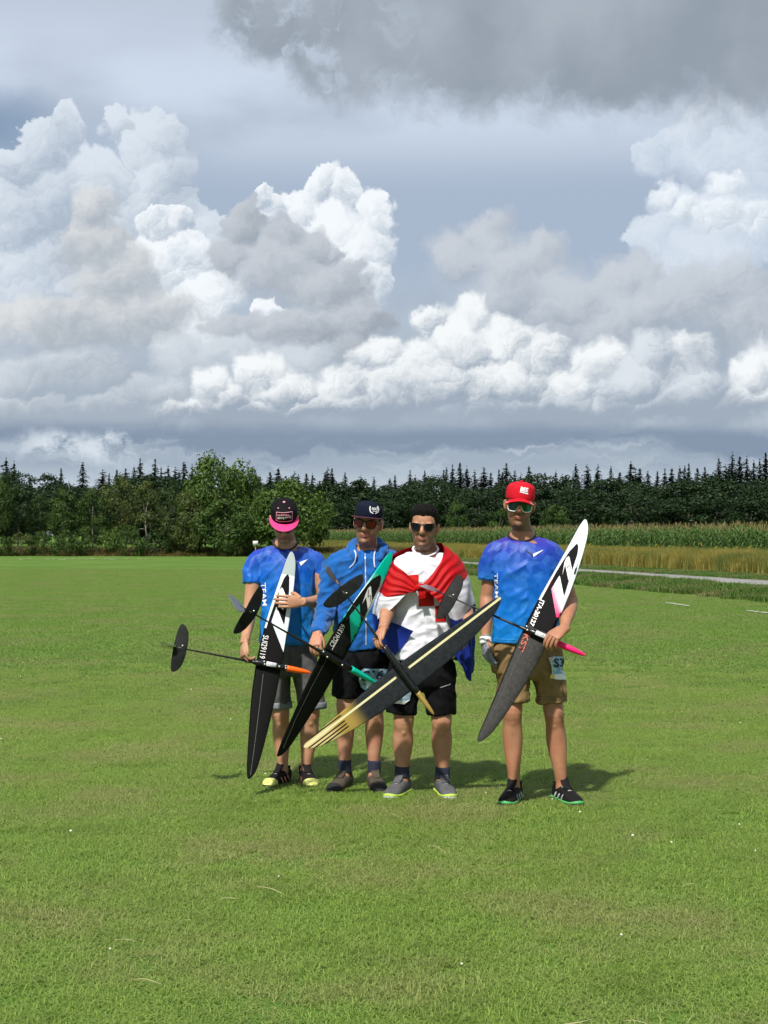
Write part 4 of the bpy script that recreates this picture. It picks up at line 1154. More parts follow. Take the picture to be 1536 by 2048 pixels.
def lens_y(x, wrap=5.0, y0=-.104): return y0 + wrap * x * x
def build_glasses(person, h, lenses, frame_mat, lens_mat, outline, wrap=5.0, fr=.0028, bridge=None, y0=-.104, temple_z=.016, tw=.067):
    """lenses: list of (x0, x1, top(x), bottom(x)); outline: list of closed (x, z) frame loops."""
    parts = []
    for x0, x1, top, bot in lenses:
        xs = np.linspace(x0, x1, 15); P0 = [(x, lens_y(x, wrap, y0), top(x)) for x in xs]; P1 = [(x, lens_y(x, wrap, y0), bot(x)) for x in xs]
        F_ = np.array(P0 + P1); Bk = F_ + (0, .003, 0); V = np.vstack([F_, Bk]); n = len(xs); i = np.arange(n - 1)
        Q = np.concatenate([np.stack([i, i + 1, n + i + 1, n + i], 1), np.stack([2 * n + i, 3 * n + i, 3 * n + i + 1, 2 * n + i + 1], 1)])
        parts.append(h.tri((V, Q, np.zeros((0, 3), int))))
    g = link('sunglasses', solid('sunglasses', [h.tri(tube([[x, lens_y(x, wrap, y0) - .0005, z, fr, fr] for x, z in lp], (0, 1, 0), 6, 3)) for lp in outline] +
             [h.tri(tube([(sg * tw, lens_y(tw, wrap, y0), temple_z, .003, .004), (sg * (tw + .009), -.055, temple_z + .001, .002, .004), (sg * .079, .010, temple_z, .002, .0035)], (1, 0, 0), 6, 3)) for sg in (-1, 1)]), frame_mat, person)
    link('lens', solid('lens', parts), lens_mat, g)
    return g

def build_hair(person, h, mat, line, thick=.006, rough=.004, seed=0, top=0.0):
    """Short hair: a shell over the scalp above the hair line line(azimuth) (0 = face, pi = nape)."""
    v, q, t = tube([(0, y, z, w, d) for z, y, w, d in HEAD_RINGS], (1, 0, 0), 56, 6, power=2.25)
    az = np.arctan2(np.abs(v[:, 0]), -(v[:, 1] - .002)); keepv = v[:, 2] > np.array([line(a) for a in az])
    c = np.array([0, .004, .03]); d = v - c; d /= np.linalg.norm(d, axis=1)[:, None]
    nz = fbm(np.column_stack([v[:, 0] * 90, v[:, 1] * 40, v[:, 2] * 90]) + seed, 2)
    lift = thick + rough * nz + top * np.clip((v[:, 2] - .07) / .05, 0, 1)
    edge = np.clip((v[:, 2] - np.array([line(a) for a in az])) / .02, 0.15, 1)
    o = v + d * (lift * edge)[:, None]
    qk = q[keepv[q].all(1)]; tk = t[keepv[t].all(1)]
    o = np.vstack([o]); return link('hair', solid('hair', [h.tri((o, qk, tk))]), mat, person)

# ------------------------------------------------------------------ generic body
def rows_tube(J, ppm, rows, seg=26, power=2.4, n=4):
    st = []
    for r in rows:
        py, xl, xr, dep = r[:4]; dy = r[4] if len(r) > 4 else 0.0
        c = J((xl + xr) / 2, py, dy); st.append([*c, (xr - xl) / 2 / ppm, dep])
    return tube(st, (1, 0, 0), seg, n, power=power)

def limb(J, pts, hint=(1, 0, 0), seg=16, n=4):
    return tube([[*J(*p[:3]), p[3], p[4] if len(p) > 4 else p[3]] for p in pts], hint, seg, n)

def leg_parts(J, hip, knee, ankle, k=1.0):
    h, kn, an = (A3(J(*p)) for p in (hip, knee, ankle)); f = np.array([0, -1.0, 0])
    m = lambda a, b, t: a + (b - a) * t
    st = [(h, .050, .056), (m(h, kn, .5), .058, .062), (m(h, kn, .86), .058, .062), (kn + f * .008, .0565, .061), (m(kn, an, .14) - f * .004, .053, .058), (m(kn, an, .32) - f * .016, .0585, .062),
          (m(kn, an, .52) - f * .012, .053, .054), (m(kn, an, .75), .040, .042), (m(kn, an, .92), .034, .039), (an, .036, .043), (an + np.array([0, 0, -.05]) + f * .01, .034, .045)]
    return [tube([[*c, a * k, b * k] for c, a, b in st], (1, 0, 0), 18, 3), ellipsoid(kn + f * .040 * k + np.array([0, 0, .005]), (.033 * k, .026 * k, .042 * k), 12, 8), ellipsoid(kn + f * .036 * k - np.array([0, 0, .055]), (.020 * k, .022 * k, .030 * k), 10, 7),
            ellipsoid(m(kn, an, .30) - f * .020 + np.array([.022, 0, 0]), (.036 * k, .042 * k, .085 * k), 12, 8), ellipsoid(an + np.array([-.026, 0, .0]), (.014, .016, .018), 8, 6), ellipsoid(an + np.array([.026, 0, .0]), (.014, .016, .018), 8, 6)]

def arm_parts(J, sh, el, wr, k=1.0):
    s_, e, w = (A3(J(*p)) for p in (sh, el, wr)); m = lambda a, b, t: a + (b - a) * t
    st = [(s_ + np.array([0, 0, -.03]), .040, .042), (m(s_, e, .45), .047, .048), (m(s_, e, .85), .041, .043), (e, .041, .042), (m(e, w, .22), .043, .044), (m(e, w, .5), .039, .038), (m(e, w, .82), .029, .027), (w, .029, .0225), (w + (w - e) / np.linalg.norm(w - e) * .02, .029, .021)]
    return [tube([[*c, a * k, b * k] for c, a, b in st], (1, 0.3, 0), 16, 3)]

# ------------------------------------------------------------------ materials worn by the four men
def jersey_material():
    """Team jersey: violet shoulders running to bright blue, with a faint facetted print."""
    m = bpy.data.materials.new('jersey'); m.use_nodes = True
    T = NT(m.node_tree); b = T.n['Principled BSDF']; co = T.new('ShaderNodeTexCoord').outputs['Object']
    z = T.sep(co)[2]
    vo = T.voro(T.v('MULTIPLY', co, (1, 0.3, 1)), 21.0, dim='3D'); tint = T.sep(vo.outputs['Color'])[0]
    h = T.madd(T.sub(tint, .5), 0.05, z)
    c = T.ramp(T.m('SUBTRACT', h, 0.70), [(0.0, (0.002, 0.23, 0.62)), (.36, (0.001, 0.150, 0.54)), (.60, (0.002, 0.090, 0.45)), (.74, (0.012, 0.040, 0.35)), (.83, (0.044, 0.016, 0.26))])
    c = T.mixc(T.mul(T.step(tint, .2, .9), 0.24), c, (0.06, 0.30, 0.70))
    T.put(b.inputs['Base Color'], c); b.inputs['Roughness'].default_value = 0.5; b.inputs['Specular IOR Level'].default_value = .3
    bp = T.new('ShaderNodeBump'); bp.inputs['Strength'].default_value = .35; bp.inputs['Distance'].default_value = .012
    T.put(bp.inputs['Height'], T.noise(T.v('MULTIPLY', co, (1, 1, .55)), 17, 3, .55)); T.put(b.inputs['Normal'], bp.outputs[0])
    return m

MT = {}
def build_mats():
    f = dict(bump=0.25, bump_scale=160, spec=.15)
    MT.update(jersey=jersey_material(), hem=material('jersey_hem', (.03, .30, .66), .6), collar=material('black_collar', (.012, .010, .018), .7),
              hoodie=material('blue_sweat_fabric', (0.007, 0.095, 0.34), .85, var=.12, var_scale=9, sheen=.2, **f),
              tee=material('white_cotton', (.70, .70, .77), .85, var=.03, var_scale=12, **f),
              red=material('red_print', (.52, .014, .010), .8, spec=.2),
              grey_shorts=material('grey_shorts', (.095, .092, .094), .85, var=.18, var_scale=14, **f), cuff=material('rolled_cuff', (.20, .22, .24), .85, **f),
              black_shorts=material('black_shorts', (.0035, .0035, .005), .8, var=.3, var_scale=10, **f),
              khaki=material('khaki_shorts', (.225, .145, .066), .85, var=.14, var_scale=12, **f),
              black=material('black_fabric', (.004, .0035, .005), .8, spec=.15), navy=material('navy_fabric', (.005, .008, .022), .85, spec=.15),
              pink=material('neon_pink', (.86, .030, .19), .6), pale_pink=material('pale_pink', (.75, .30, .38), .7), redcap=material('red_cap', (.50, .006, .018), .8, spec=.2, var=.06, var_scale=30), maroon=material('maroon', (.12, .018, .032), .8),
              white=material('white_print', (.82, .82, .84), .6), cord=material('pale_cord', (.55, .58, .72), .8), zip=material('zip', (.40, .44, .58), .4, metal=.3),
              sock=material('navy_sock', (.016, .020, .042), .9, bump=.4, bump_scale=120),
              hair=material('dark_hair', (.0045, .0036, .0032), .75, spec=.12, bump=.9, bump_scale=260, var=.5, var_scale=90), brown_hair=material('brown_hair', (.030, .020, .013), .8, bump=.9, bump_scale=260),
              frame_black=material('black_frame', (.008, .006, .006), .25), frame_white=material('white_frame', (.72, .72, .70), .35),
              lens_black=material('black_lens', (.003, .003, .004), .10, spec=.2), lens_red=material('red_lens', (.15, .010, .006), .14, spec=.3), lens_blue=material('dark_blue_lens', (.006, .008, .030), .08, spec=.7),
              shoe_black=material('shoe_black', (.007, .006, .006), .75, spec=.2, bump=.5, bump_scale=150), shoe_brown=material('shoe_brown', (.060, .046, .030), .85, var=.25, var_scale=40, bump=.4, bump_scale=120), shoe_grey=material('shoe_grey', (.075, .076, .080), .8, var=.2, var_scale=40, bump=.4, bump_scale=150),
              rubber=material('black_rubber', (.010, .010, .011), .8), sole_grey=material('grey_sole', (.34, .36, .36), .7), lime=material('lime_rubber', (.42, .60, .06), .55), neon=material('neon_toe', (.55, .58, .16), .5, var=.45, var_scale=45), green=material('green_trim', (.06, .34, .09), .55),
              silver=material('silver_overlay', (.42, .45, .45), .5), lace_grey=material('grey_lace', (.20, .20, .20), .8), lace_black=material('black_lace', (.03, .03, .03), .8), orange_trim=material('salmon_trim', (.55, .24, .16), .6), ink=material('dark_ink', (.010, .018, .045), .6))
    g = bpy.data.materials.new('green_mirror_lens'); g.use_nodes = True; T = NT(g.node_tree); b = T.n['Principled BSDF']
    x = T.sep(T.new('ShaderNodeTexCoord').outputs['Object'])[0]
    T.put(b.inputs['Base Color'], T.ramp(T.m('MULTIPLY', T.sub(x, 0.755), 8.5, clamp=True), [(0, (.003, .035, .010)), (.55, (.004, .050, .012)), (.68, (.02, .26, .16)), (.80, (.01, .06, .24)), (1, (.02, .02, .12))]))
    b.inputs['Roughness'].default_value = .08; b.inputs['Metallic'].default_value = .35
    MT['lens_green'] = g
    bib = bpy.data.materials.new('race_bib'); bib.use_nodes = True; T = NT(bib.node_tree); b = T.n['Principled BSDF']
    co = T.new('ShaderNodeTexCoord').outputs['Object']
    T.put(b.inputs['Base Color'], T.mixc(T.step(T.noise(T.v('MULTIPLY', co, (1, 1, 2)), 26, 4, .6), .40, .62), (.16, .36, .58), (.55, .68, .80)))
    b.inputs['Roughness'].default_value = .35
    MT['bib'] = bib; MT['bib_white'] = material('bib_white', (.78, .80, .78), .4); MT['bib_yellow'] = material('bib_yellow', (.72, .52, .04), .45)

def finish_body(person, h, parts, hands, skin, beard, smile=0.0, voxel=.0055):
    V, N_, Q = remesh(parts, voxel, 3, .45)
    hv, hq, ht = merge(hands) if hands else (np.zeros((0, 3)), np.zeros((0, 4), int), np.zeros((0, 3), int))
    bd, lip, mo = head_masks(h, V, beard, smile); z = np.zeros(len(hv))
    me = np_mesh('body', np.vstack([V, hv]), [np.vstack([Q, hq + len(V)]), ht + len(V)], True, dict(beard=np.r_[bd, z], lip=np.r_[lip, z], mouth_crease_shade=np.r_[mo, z]))
    return link('body', me, skin, person)

def collar_ring(parent, J, cx, rx, ys, yf, yb, mat, rd=.086, r=.0075):
    pts = []
    for a in np.linspace(0, 2 * math.pi, 25):
        c = math.cos(a); y = ys + (yf - ys) * max(c, 0) ** 1.3 + (yb - ys) * max(-c, 0)
        pts.append([*J(cx + rx * math.sin(a), y, .018 - rd * c), r * .6, r])
    link('collar', solid('collar', [tube(pts, (0, 0, 1), 8, 2)]), mat, parent)

def figure_one():
    D = 9.64; ppm = FPX / D
    J = lambda x, y, dy=0.0: A3(P(x, y, D + dy))
    o = empty('person', J(580, 1565) * (1, 1, 0), 'man with bowed head in black and pink cap, blue jersey and grey shorts', 'person', 'men holding model gliders')
    h = Head(J(568, 1042, -.085), 4, 36, 0, 1.0)
    body = head_parts(h) + [limb(J, [(570, 1060, -.03, .050, .056), (571, 1076, .02, .060, .062), (571, 1090, .025, .076, .072), (571, 1102, .03, .100, .082), (571, 1114, .03, .125, .088)]),
           rows_tube(J, ppm, [(1262, 540, 608, .080), (1200, 535, 612, .09), (1120, 535, 612, .09), (1100, 550, 595, .06)], 20)]
    body += leg_parts(J, (553, 1310, 0), (561, 1428, -.01), (566, 1536, 0)) + leg_parts(J, (601, 1310, 0), (622, 1426, -.01), (612, 1537, 0))
    body += arm_parts(J, (513, 1112, .01), (499, 1218, -.07), (490, 1284, -.36)) + arm_parts(J, (631, 1112, .01), (650, 1203, -.04), (606, 1204, -.31))
    w1 = J(490, 1284, -.36); w2 = J(606, 1204, -.31)
    hands = hand_parts(w1, J(486, 1312, -.40) - w1, (.75, .35, -.15), (-.3, -1, .2), curl=(42, 62, 40), thumb=(.35, .9, .15), s=1.0)
    hands += hand_parts(w2, J(568, 1203, -.325) - w2, (0, .95, 0), (0, 0, 1), curl=(8, 14, 14), thumb=(.5, .6, .7), s=1.0, spread=.08)
    finish_body(o, h, body, hands, skin_material('skin_fair', (.47, .265, .160), (.09, .05, .035)), .35)
    # jersey
    torso = rows_tube(J, ppm, [(1287, 519, 628, .122), (1252, 521, 627, .122), (1200, 521, 629, .126), (1158, 519, 632, .128), (1126, 520, 630, .116), (1110, 530, 614, .098), (1103, 540, 602, .082), (1099, 548, 594, .066)])
    ls = limb(J, [(556, 1108, .015, .045, .060), (536, 1112, .015, .056, .068), (517, 1122, .012, .062, .068), (505, 1142, -.004, .060, .066), (503, 1168, -.022, .060, .068)]); rs = limb(J, [(586, 1108, .015, .045, .060), (607, 1112, .015, .056, .068), (627, 1122, .012, .062, .068), (640, 1142, .01, .057, .062), (643, 1170, .0, .056, .06)])
    V, Q = cloth([torso, ls, rs], folds=.013, freq=(10, 10, 6), seed=3.0)
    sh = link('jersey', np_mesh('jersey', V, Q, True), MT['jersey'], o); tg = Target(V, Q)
    for q in ([(522, 1280), (545, 1282), (575, 1283), (605, 1282), (625, 1280)], [(492, 1162), (504, 1165), (518, 1164)]): print_on('hem_line', stroke_px(q, 1.0), tg, .003, MT['hem'], sh)
    collar_ring(sh, J, 571, 25, 1084, 1100, 1074, MT['collar'])
    print_on('chest_logo', poly_px([(598.3, 1124.5), (615.5, 1118.5), (601.6, 1131.8)]), tg, .004, MT['white'], sh)
    print_on('chest_logo', poly_px([(592, 1123.5), (596.8, 1124), (595, 1131)]), tg, .004, MT['ink'], sh)
    print_on('side_lettering', text_px('TEAM', (522.5, 1166), (525.5, 1212), (531.5, 1165), .01), tg, .004, MT['white'], sh)
    # shorts with rolled cuffs
    w = rows_tube(J, ppm, [(1278, 530, 616, .100), (1300, 520, 626, .118), (1340, 522, 632, .118), (1352, 540, 616, .09)])
    V, Q = cloth([w, limb(J, [(550, 1320, 0, .092, .105), (553, 1370, 0, .084, .095), (557, 1412, 0, .080, .088)]), limb(J, [(604, 1320, 0, .092, .105), (617, 1370, 0, .086, .095), (625, 1412, 0, .084, .088)])], folds=.013, seed=9)
    s = link('shorts', np_mesh('shorts', V, Q, True), MT['grey_shorts'], o)
    for x, r in ((557, .083), (625, .087)): link('cuff', solid('cuff', [limb(J, [(x, 1403, 0, r, r + .006), (x, 1407, 0, r + .004, r + .010), (x, 1416, 0, r + .003, r + .009)], n=2)]), MT['cuff'], s)
    for a, y in (((565, 1565), -24), ((612, 1566), 14)):
        build_shoe(o, J(*a) * (1, 1, 0), y, MT['shoe_black'], MT['rubber'], MT['lace_grey'], toe=MT['neon'], trim=MT['orange_trim'])
    # cap and wrap sunglasses
    cap, vq = build_cap(o, h, MT['black'], MT['pink'], True, front=.134, edge=MT['maroon'], button=MT['pale_pink'])
    ct = cap_target(h, vq)
    fr = [(553, 1024), (561, 1025.3), (569, 1025.4), (577, 1024.6), (584, 1023), (584.6, 1033), (584, 1041), (576, 1042.6), (568, 1043), (560, 1042.8), (552.5, 1041), (552.7, 1032), (553, 1024)]
    print_on('cap_patch', stroke_px(fr, 1.0, 2), ct, .002, MT['pale_pink'], cap)
    print_on('cap_patch', joined(*[stroke_px([(555 + k * 3.4, 1030 + .4 * math.sin(k * 2.3)), (557.6 + k * 3.4, 1030.4 + .5 * math.sin(k * 1.7))], 2.2 + .7 * math.sin(k * 3.1), 2) for k in range(7)]), ct, .002, MT['pale_pink'], cap)
    print_on('cap_lettering', text_px('Making you fly', (555, 1040), (583, 1037), (555, 1033.5), .012, .25), ct, .002, MT['white'], cap)
    for x in (555.5, 577.5): print_on('eyelet', poly_px([(x, 1015), (x + 2, 1015), (x + 2, 1017), (x, 1017)]), ct, .002, MT['pale_pink'], cap)
    build_glasses(o, h, [(-.066, .066, lambda x: .028 - 1.2 * x * x, lambda x: -.020 + .030 * max(0, 1 - abs(x) / .016) + 2.2 * max(0, abs(x) - .03) ** 1.4)], MT['frame_black'], MT['lens_blue'], [[(-.066, .020), (-.03, .027), (0, .029), (.03, .027), (.066, .020)]], wrap=6)
    build_hair(o, h, MT['brown_hair'], lambda a: .05 if a < 1.0 else (.010 if a < 1.9 else -.055), .004, .002, 2)
    return o

def figure_two():
    D = 9.45; ppm = FPX / D
    J = lambda x, y, dy=0.0: A3(P(x, y, D + dy))
    o = empty('person', J(722, 1575) * (1, 1, 0), 'man in navy cap, red sunglasses, blue hooded jacket and black shorts', 'person', 'men holding model gliders')
    h = Head(J(735.5, 1049, -.04), -10, 2, 6, 1.02)
    body = head_parts(h) + [limb(J, [(736, 1070, 0, .052, .056), (736, 1086, .02, .060, .062), (735, 1100, .025, .078, .074), (734, 1112, .03, .10, .085), (734, 1124, .03, .12, .09)]),
           rows_tube(J, ppm, [(1270, 688, 772, .085), (1200, 685, 776, .095), (1120, 690, 775, .09), (1102, 710, 758, .06)], 20)]
    body += leg_parts(J, (697, 1310, 0), (691, 1413, -.01), (689, 1540, 0)) + leg_parts(J, (752, 1310, 0), (750, 1413, -.01), (747, 1541, 0))
    body += arm_parts(J, (676, 1122, .01), (655, 1212, -.06), (634, 1268, -.38), .74) + arm_parts(J, (794, 1122, .01), (806, 1210, .06), (800, 1280, .02), .86)
    w1 = J(634, 1268, -.38); w2 = J(800, 1280, .02)
    hands = hand_parts(w1, J(629, 1296, -.46) - w1, (.35, .6, -.8), (.9, -.2, 0), curl=(38, 48, 35), thumb=(.3, .8, .6), s=1.0)
    hands += hand_parts(w2, (0, -.1, -1), (-1, 0, 0), (0, -1, 0), curl=(25, 30, 20))
    finish_body(o, h, body, hands, skin_material('skin_ruddy', (.46, .245, .155), (.085, .048, .028)), .60, 1.0)
    torso = rows_tube(J, ppm, [(1296, 672, 790, .130), (1284, 668, 792, .134), (1250, 668, 793, .134), (1200, 668, 795, .136), (1150, 668, 796, .136), (1124, 672, 793, .124), (1112, 688, 780, .106), (1106, 702, 768, .088), (1102, 710, 760, .074)])
    ls = limb(J, [(716, 1112, .015, .050, .066), (698, 1117, .012, .062, .074), (678, 1126, .01, .067, .072), (664, 1140, .0, .066, .072), (657, 1180, -.035, .062, .068), (654, 1212, -.07, .060, .066), (645, 1243, -.22, .052, .052), (637, 1262, -.34, .044, .044), (635, 1268, -.37, .036, .036)])
    rs = limb(J, [(754, 1112, .015, .050, .066), (772, 1117, .012, .062, .074), (792, 1126, .01, .067, .072), (806, 1150, .02, .062, .066), (808, 1215, .05, .056, .058), (801, 1275, .03, .042, .044)])
    hood = limb(J, [(712, 1118, -.115, .014), (706, 1108, -.085, .022), (704, 1097, -.01, .030), (714, 1089, .075, .036), (736, 1086, .105, .040), (758, 1089, .075, .036), (767, 1097, -.01, .030), (764, 1108, -.085, .022), (757, 1118, -.115, .014)], (0, 0, 1))
    V, Q = cloth([torso, ls, rs, hood], folds=.018, freq=(9, 9, 10), seed=5)
    j = link('hooded_jacket', np_mesh('hooded_jacket', V, Q, True), MT['hoodie'], o); tg = Target(V, Q)
    print_on('zip', stroke_px([(730, 1107), (731, 1140), (731.5, 1180), (732, 1240), (732, 1290)], 2.2), tg, .004, MT['zip'], j)
    for pts in ([(709, 1102), (711.5, 1112), (709, 1126), (699, 1137)], [(751, 1100), (748, 1112), (748, 1124), (750, 1136)]):
        st = [[*A3(tg.hit(x, y, .008)), .0045] for x, y in pts]
        link('drawcord', solid('drawcord', [tube(st, (0, 1, 0), 6, 4)]), MT['cord'], j)
    w = rows_tube(J, ppm, [(1290, 682, 780, .108), (1312, 671, 789, .124), (1345, 668, 782, .12), (1358, 690, 760, .09)])
    V, Q = cloth([w, limb(J, [(697, 1330, 0, .092, .11), (693, 1370, 0, .086, .098), (692, 1394, 0, .086, .092)]), limb(J, [(750, 1330, 0, .09, .11), (749, 1370, 0, .082, .098), (748, 1392, 0, .080, .090)])], folds=.013, seed=14)
    s = link('shorts', np_mesh('shorts', V, Q, True), MT['black_shorts'], o); tg = Target(V, Q)
    print_on('race_bib', poly_px([(722, 1340), (728, 1337), (776, 1338), (770, 1350), (748, 1366), (731, 1380), (724, 1376), (717, 1364)]), tg, .006, MT['bib'], s)['label'] = 'pale blue race bib reading S16'
    print_on('bib_number', text_px('S16', (722, 1361), (764, 1359), (727, 1341), .03), tg, .009, MT['ink'], s)
    for x, y, yaw in ((689, 1574, -22), (748, 1575, 12)):
        build_shoe(o, J(x, y) * (1, 1, 0), yaw, MT['shoe_brown'], MT['rubber'], MT['lace_black'], toe=MT['rubber'], size=1.0)
        link('sock', solid('sock', [limb(J, [(x, y - 28, 0, .040, .046), (x, y - 40, 0, .041, .046), (x + .5, y - 55, 0, .041, .043)])]), MT['sock'], o)
    cap, vq = build_cap(o, h, MT['navy'], MT['navy'], True, front=.132, edge=MT['maroon'], blen=.062, tilt=-.05)
    ct = cap_target(h, vq); k = []
    for sg in (-1, 1):
        k.append(stroke_px([(748.5 + sg * 7.0 - 1, 1012.5), (748.5 + sg * 9.0, 1018), (748.5 + sg * 7.2, 1024), (748.5 + sg * 2, 1027)], 2.0, 2))
    print_on('cap_emblem', joined(*k, text_px('NXS', (743.5, 1020), (755.5, 1021), (744, 1014.5), .03), stroke_px([(745, 1022), (754, 1023)], 1.2, 2)), ct, .002, MT['white'], cap)
    le = lambda sg: (lambda x: .026 - .02 * abs(abs(x) - .036), lambda x: -.016 + .020 * max(0, (.020 - abs(x)) / .012) + .016 * max(0, (abs(x) - .052) / .012))
    build_glasses(o, h, [(-.064, -.010, *le(-1)), (.010, .064, *le(1))], MT['frame_black'], MT['lens_red'],
                  [[(sg * .010, .022), (sg * .030, .028), (sg * .066, .028), (sg * .064, .0), (sg * .054, -.015), (sg * .026, -.017), (sg * .013, .0), (sg * .010, .022)] for sg in (-1, 1)] + [[(-.012, .018), (0, .021), (.012, .018)]], fr=.0034)
    build_hair(o, h, MT['brown_hair'], lambda a: .05 if a < 1.05 else (.0 if a < 1.9 else -.055), .004, .002, 4)
    return o

def figure_three():
    D = 9.25; ppm = FPX / D
    J = lambda x, y, dy=0.0: A3(P(x, y, D + dy))
    o = empty('person', J(845, 1585) * (1, 1, 0), 'dark haired man in black sunglasses and white shirt with a flag over his shoulders', 'person', 'men holding model gliders')
    h = Head(J(848, 1057, -.03), -8, 0, 3, 1.0)
    body = head_parts(h) + [limb(J, [(851, 1080, 0, .056, .060), (852, 1094, .02, .064, .068), (852, 1106, .025, .082, .078), (852, 1118, .03, .105, .088), (852, 1130, .03, .13, .095)]),
           rows_tube(J, ppm, [(1285, 800, 890, .09), (1210, 795, 895, .10), (1135, 800, 895, .095), (1112, 825, 878, .065)], 20)]
    body += leg_parts(J, (815, 1330, 0), (807, 1443, -.01), (804, 1552, 0), 1.08) + leg_parts(J, (878, 1330, 0), (883, 1443, -.01), (885, 1552, 0), 1.08)
    body += arm_parts(J, (796, 1132, .01), (777, 1212, -.06), (767, 1254, -.32), 1.05) + arm_parts(J, (908, 1132, .01), (930, 1215, .05), (939, 1258, -.14), 1.05)
    w1 = J(767, 1254, -.32); w2 = J(939, 1258, -.14)
    hands = hand_parts(w1, J(753, 1278, -.37) - w1, (.55, .25, -.45), (.55, -.9, .2), curls=[(30, 62, 40), (36, 64, 40), (40, 62, 40), (46, 58, 40)], thumb=(.35, .95, .1), s=1.02)
    hands += hand_parts(w2, J(924, 1287, -.17) - w2, (-.3, .5, .2), (-.4, -1, .3), curl=(20, 30, 20))
    finish_body(o, h, body, hands, skin_material('skin_tanned', (.45, .245, .150), (.045, .028, .020)), .72, 1.0)
    torso = rows_tube(J, ppm, [(1316, 777, 913, .132), (1275, 778, 909, .130), (1225, 781, 905, .132), (1175, 785, 906, .134), (1140, 788, 908, .124), (1123, 802, 894, .106), (1115, 818, 882, .088), (1111, 826, 876, .074)])
    ls = limb(J, [(834, 1122, .015, .050, .066), (817, 1128, .012, .062, .074), (800, 1137, .01, .066, .072), (788, 1160, .01, .066, .070), (784, 1190, .02, .066, .066)]); rs = limb(J, [(870, 1122, .015, .050, .066), (888, 1128, .012, .062, .074), (904, 1139, .015, .056, .062), (918, 1160, .03, .054, .058), (924, 1188, .04, .054, .056)])
    V, Q = cloth([torso, ls, rs], folds=.015, freq=(7, 7, 10), seed=21)
    t = link('shirt', np_mesh('shirt', V, Q, True), MT['tee'], o); tg = Target(V, Q)
    collar_ring(t, J, 851, 25, 1098, 1112, 1086, MT['tee'])
    for q in ([(810, 1151), (837, 1149), (837.5, 1180), (812, 1180)], [(837.5, 1180), (866, 1180), (868, 1212), (837, 1213)], [(869.5, 1212), (892, 1210), (891, 1243), (870.5, 1244)]):
        print_on('red_square', poly_px(q), tg, .004, MT['red'], t)
    w = rows_tube(J, ppm, [(1310, 790, 900, .108), (1332, 779, 910, .124), (1368, 778, 911, .122), (1382, 800, 890, .09)])
    V, Q = cloth([w, limb(J, [(815, 1350, 0, .098, .115), (806, 1395, 0, .092, .10), (803, 1426, 0, .090, .096)]), limb(J, [(878, 1350, 0, .098, .115), (881, 1395, 0, .092, .10), (882, 1428, 0, .091, .096)])], folds=.013, seed=31)
    s = link('shorts', np_mesh('shorts', V, Q, True), MT['black_shorts'], o); tg = Target(V, Q)
    print_on('race_bib', poly_px([(779, 1402), (800, 1388), (819, 1376), (822, 1384), (819, 1400), (808, 1408), (790, 1407)]), tg, .006, MT['bib'], s)
    print_on('bib_edge', poly_px([(779, 1402), (792, 1401), (808, 1401.5), (819, 1400), (808, 1408), (790, 1407)]), tg, .009, MT['bib_white'], s)
    print_on('zip', stroke_px([(880, 1375), (890, 1372), (901, 1368)], 1.2), tg, .004, MT['silver'], s)
    for x, y, yaw in ((804, 1584, -22), (885, 1585, 11)):
        build_shoe(o, J(x, y) * (1, 1, 0), yaw, MT['shoe_grey'], MT['sole_grey'], MT['lace_grey'], midsole=MT['lime'], size=1.04)
        link('sock', solid('sock', [limb(J, [(x, y - 29, 0, .044, .050), (x, y - 42, 0, .044, .049), (x + .5, y - 52, 0, .044, .046)])]), MT['sock'], o)
    le = (lambda x: .026, lambda x: -.014 + .018 * max(0, (.022 - abs(x)) / .012) + .012 * max(0, (abs(x) - .054) / .010))
    build_glasses(o, h, [(-.064, -.011, *le), (.011, .064, *le)], MT['frame_black'], MT['lens_black'],
                  [[(sg * .011, .024), (sg * .030, .027), (sg * .067, .027), (sg * .064, .0), (sg * .056, -.014), (sg * .028, -.015), (sg * .014, .002), (sg * .011, .024)] for sg in (-1, 1)] + [[(-.012, .022), (0, .024), (.012, .022)]], fr=.0036)
    build_hair(o, h, MT['hair'], lambda a: .072 - .004 * math.cos(a * 9) if a < .72 else (.072 - .06 * (a - .72) / .5 if a < 1.22 else (.0 if a < 1.9 else -.055)), .008, .007, 7, top=.020)
    return o

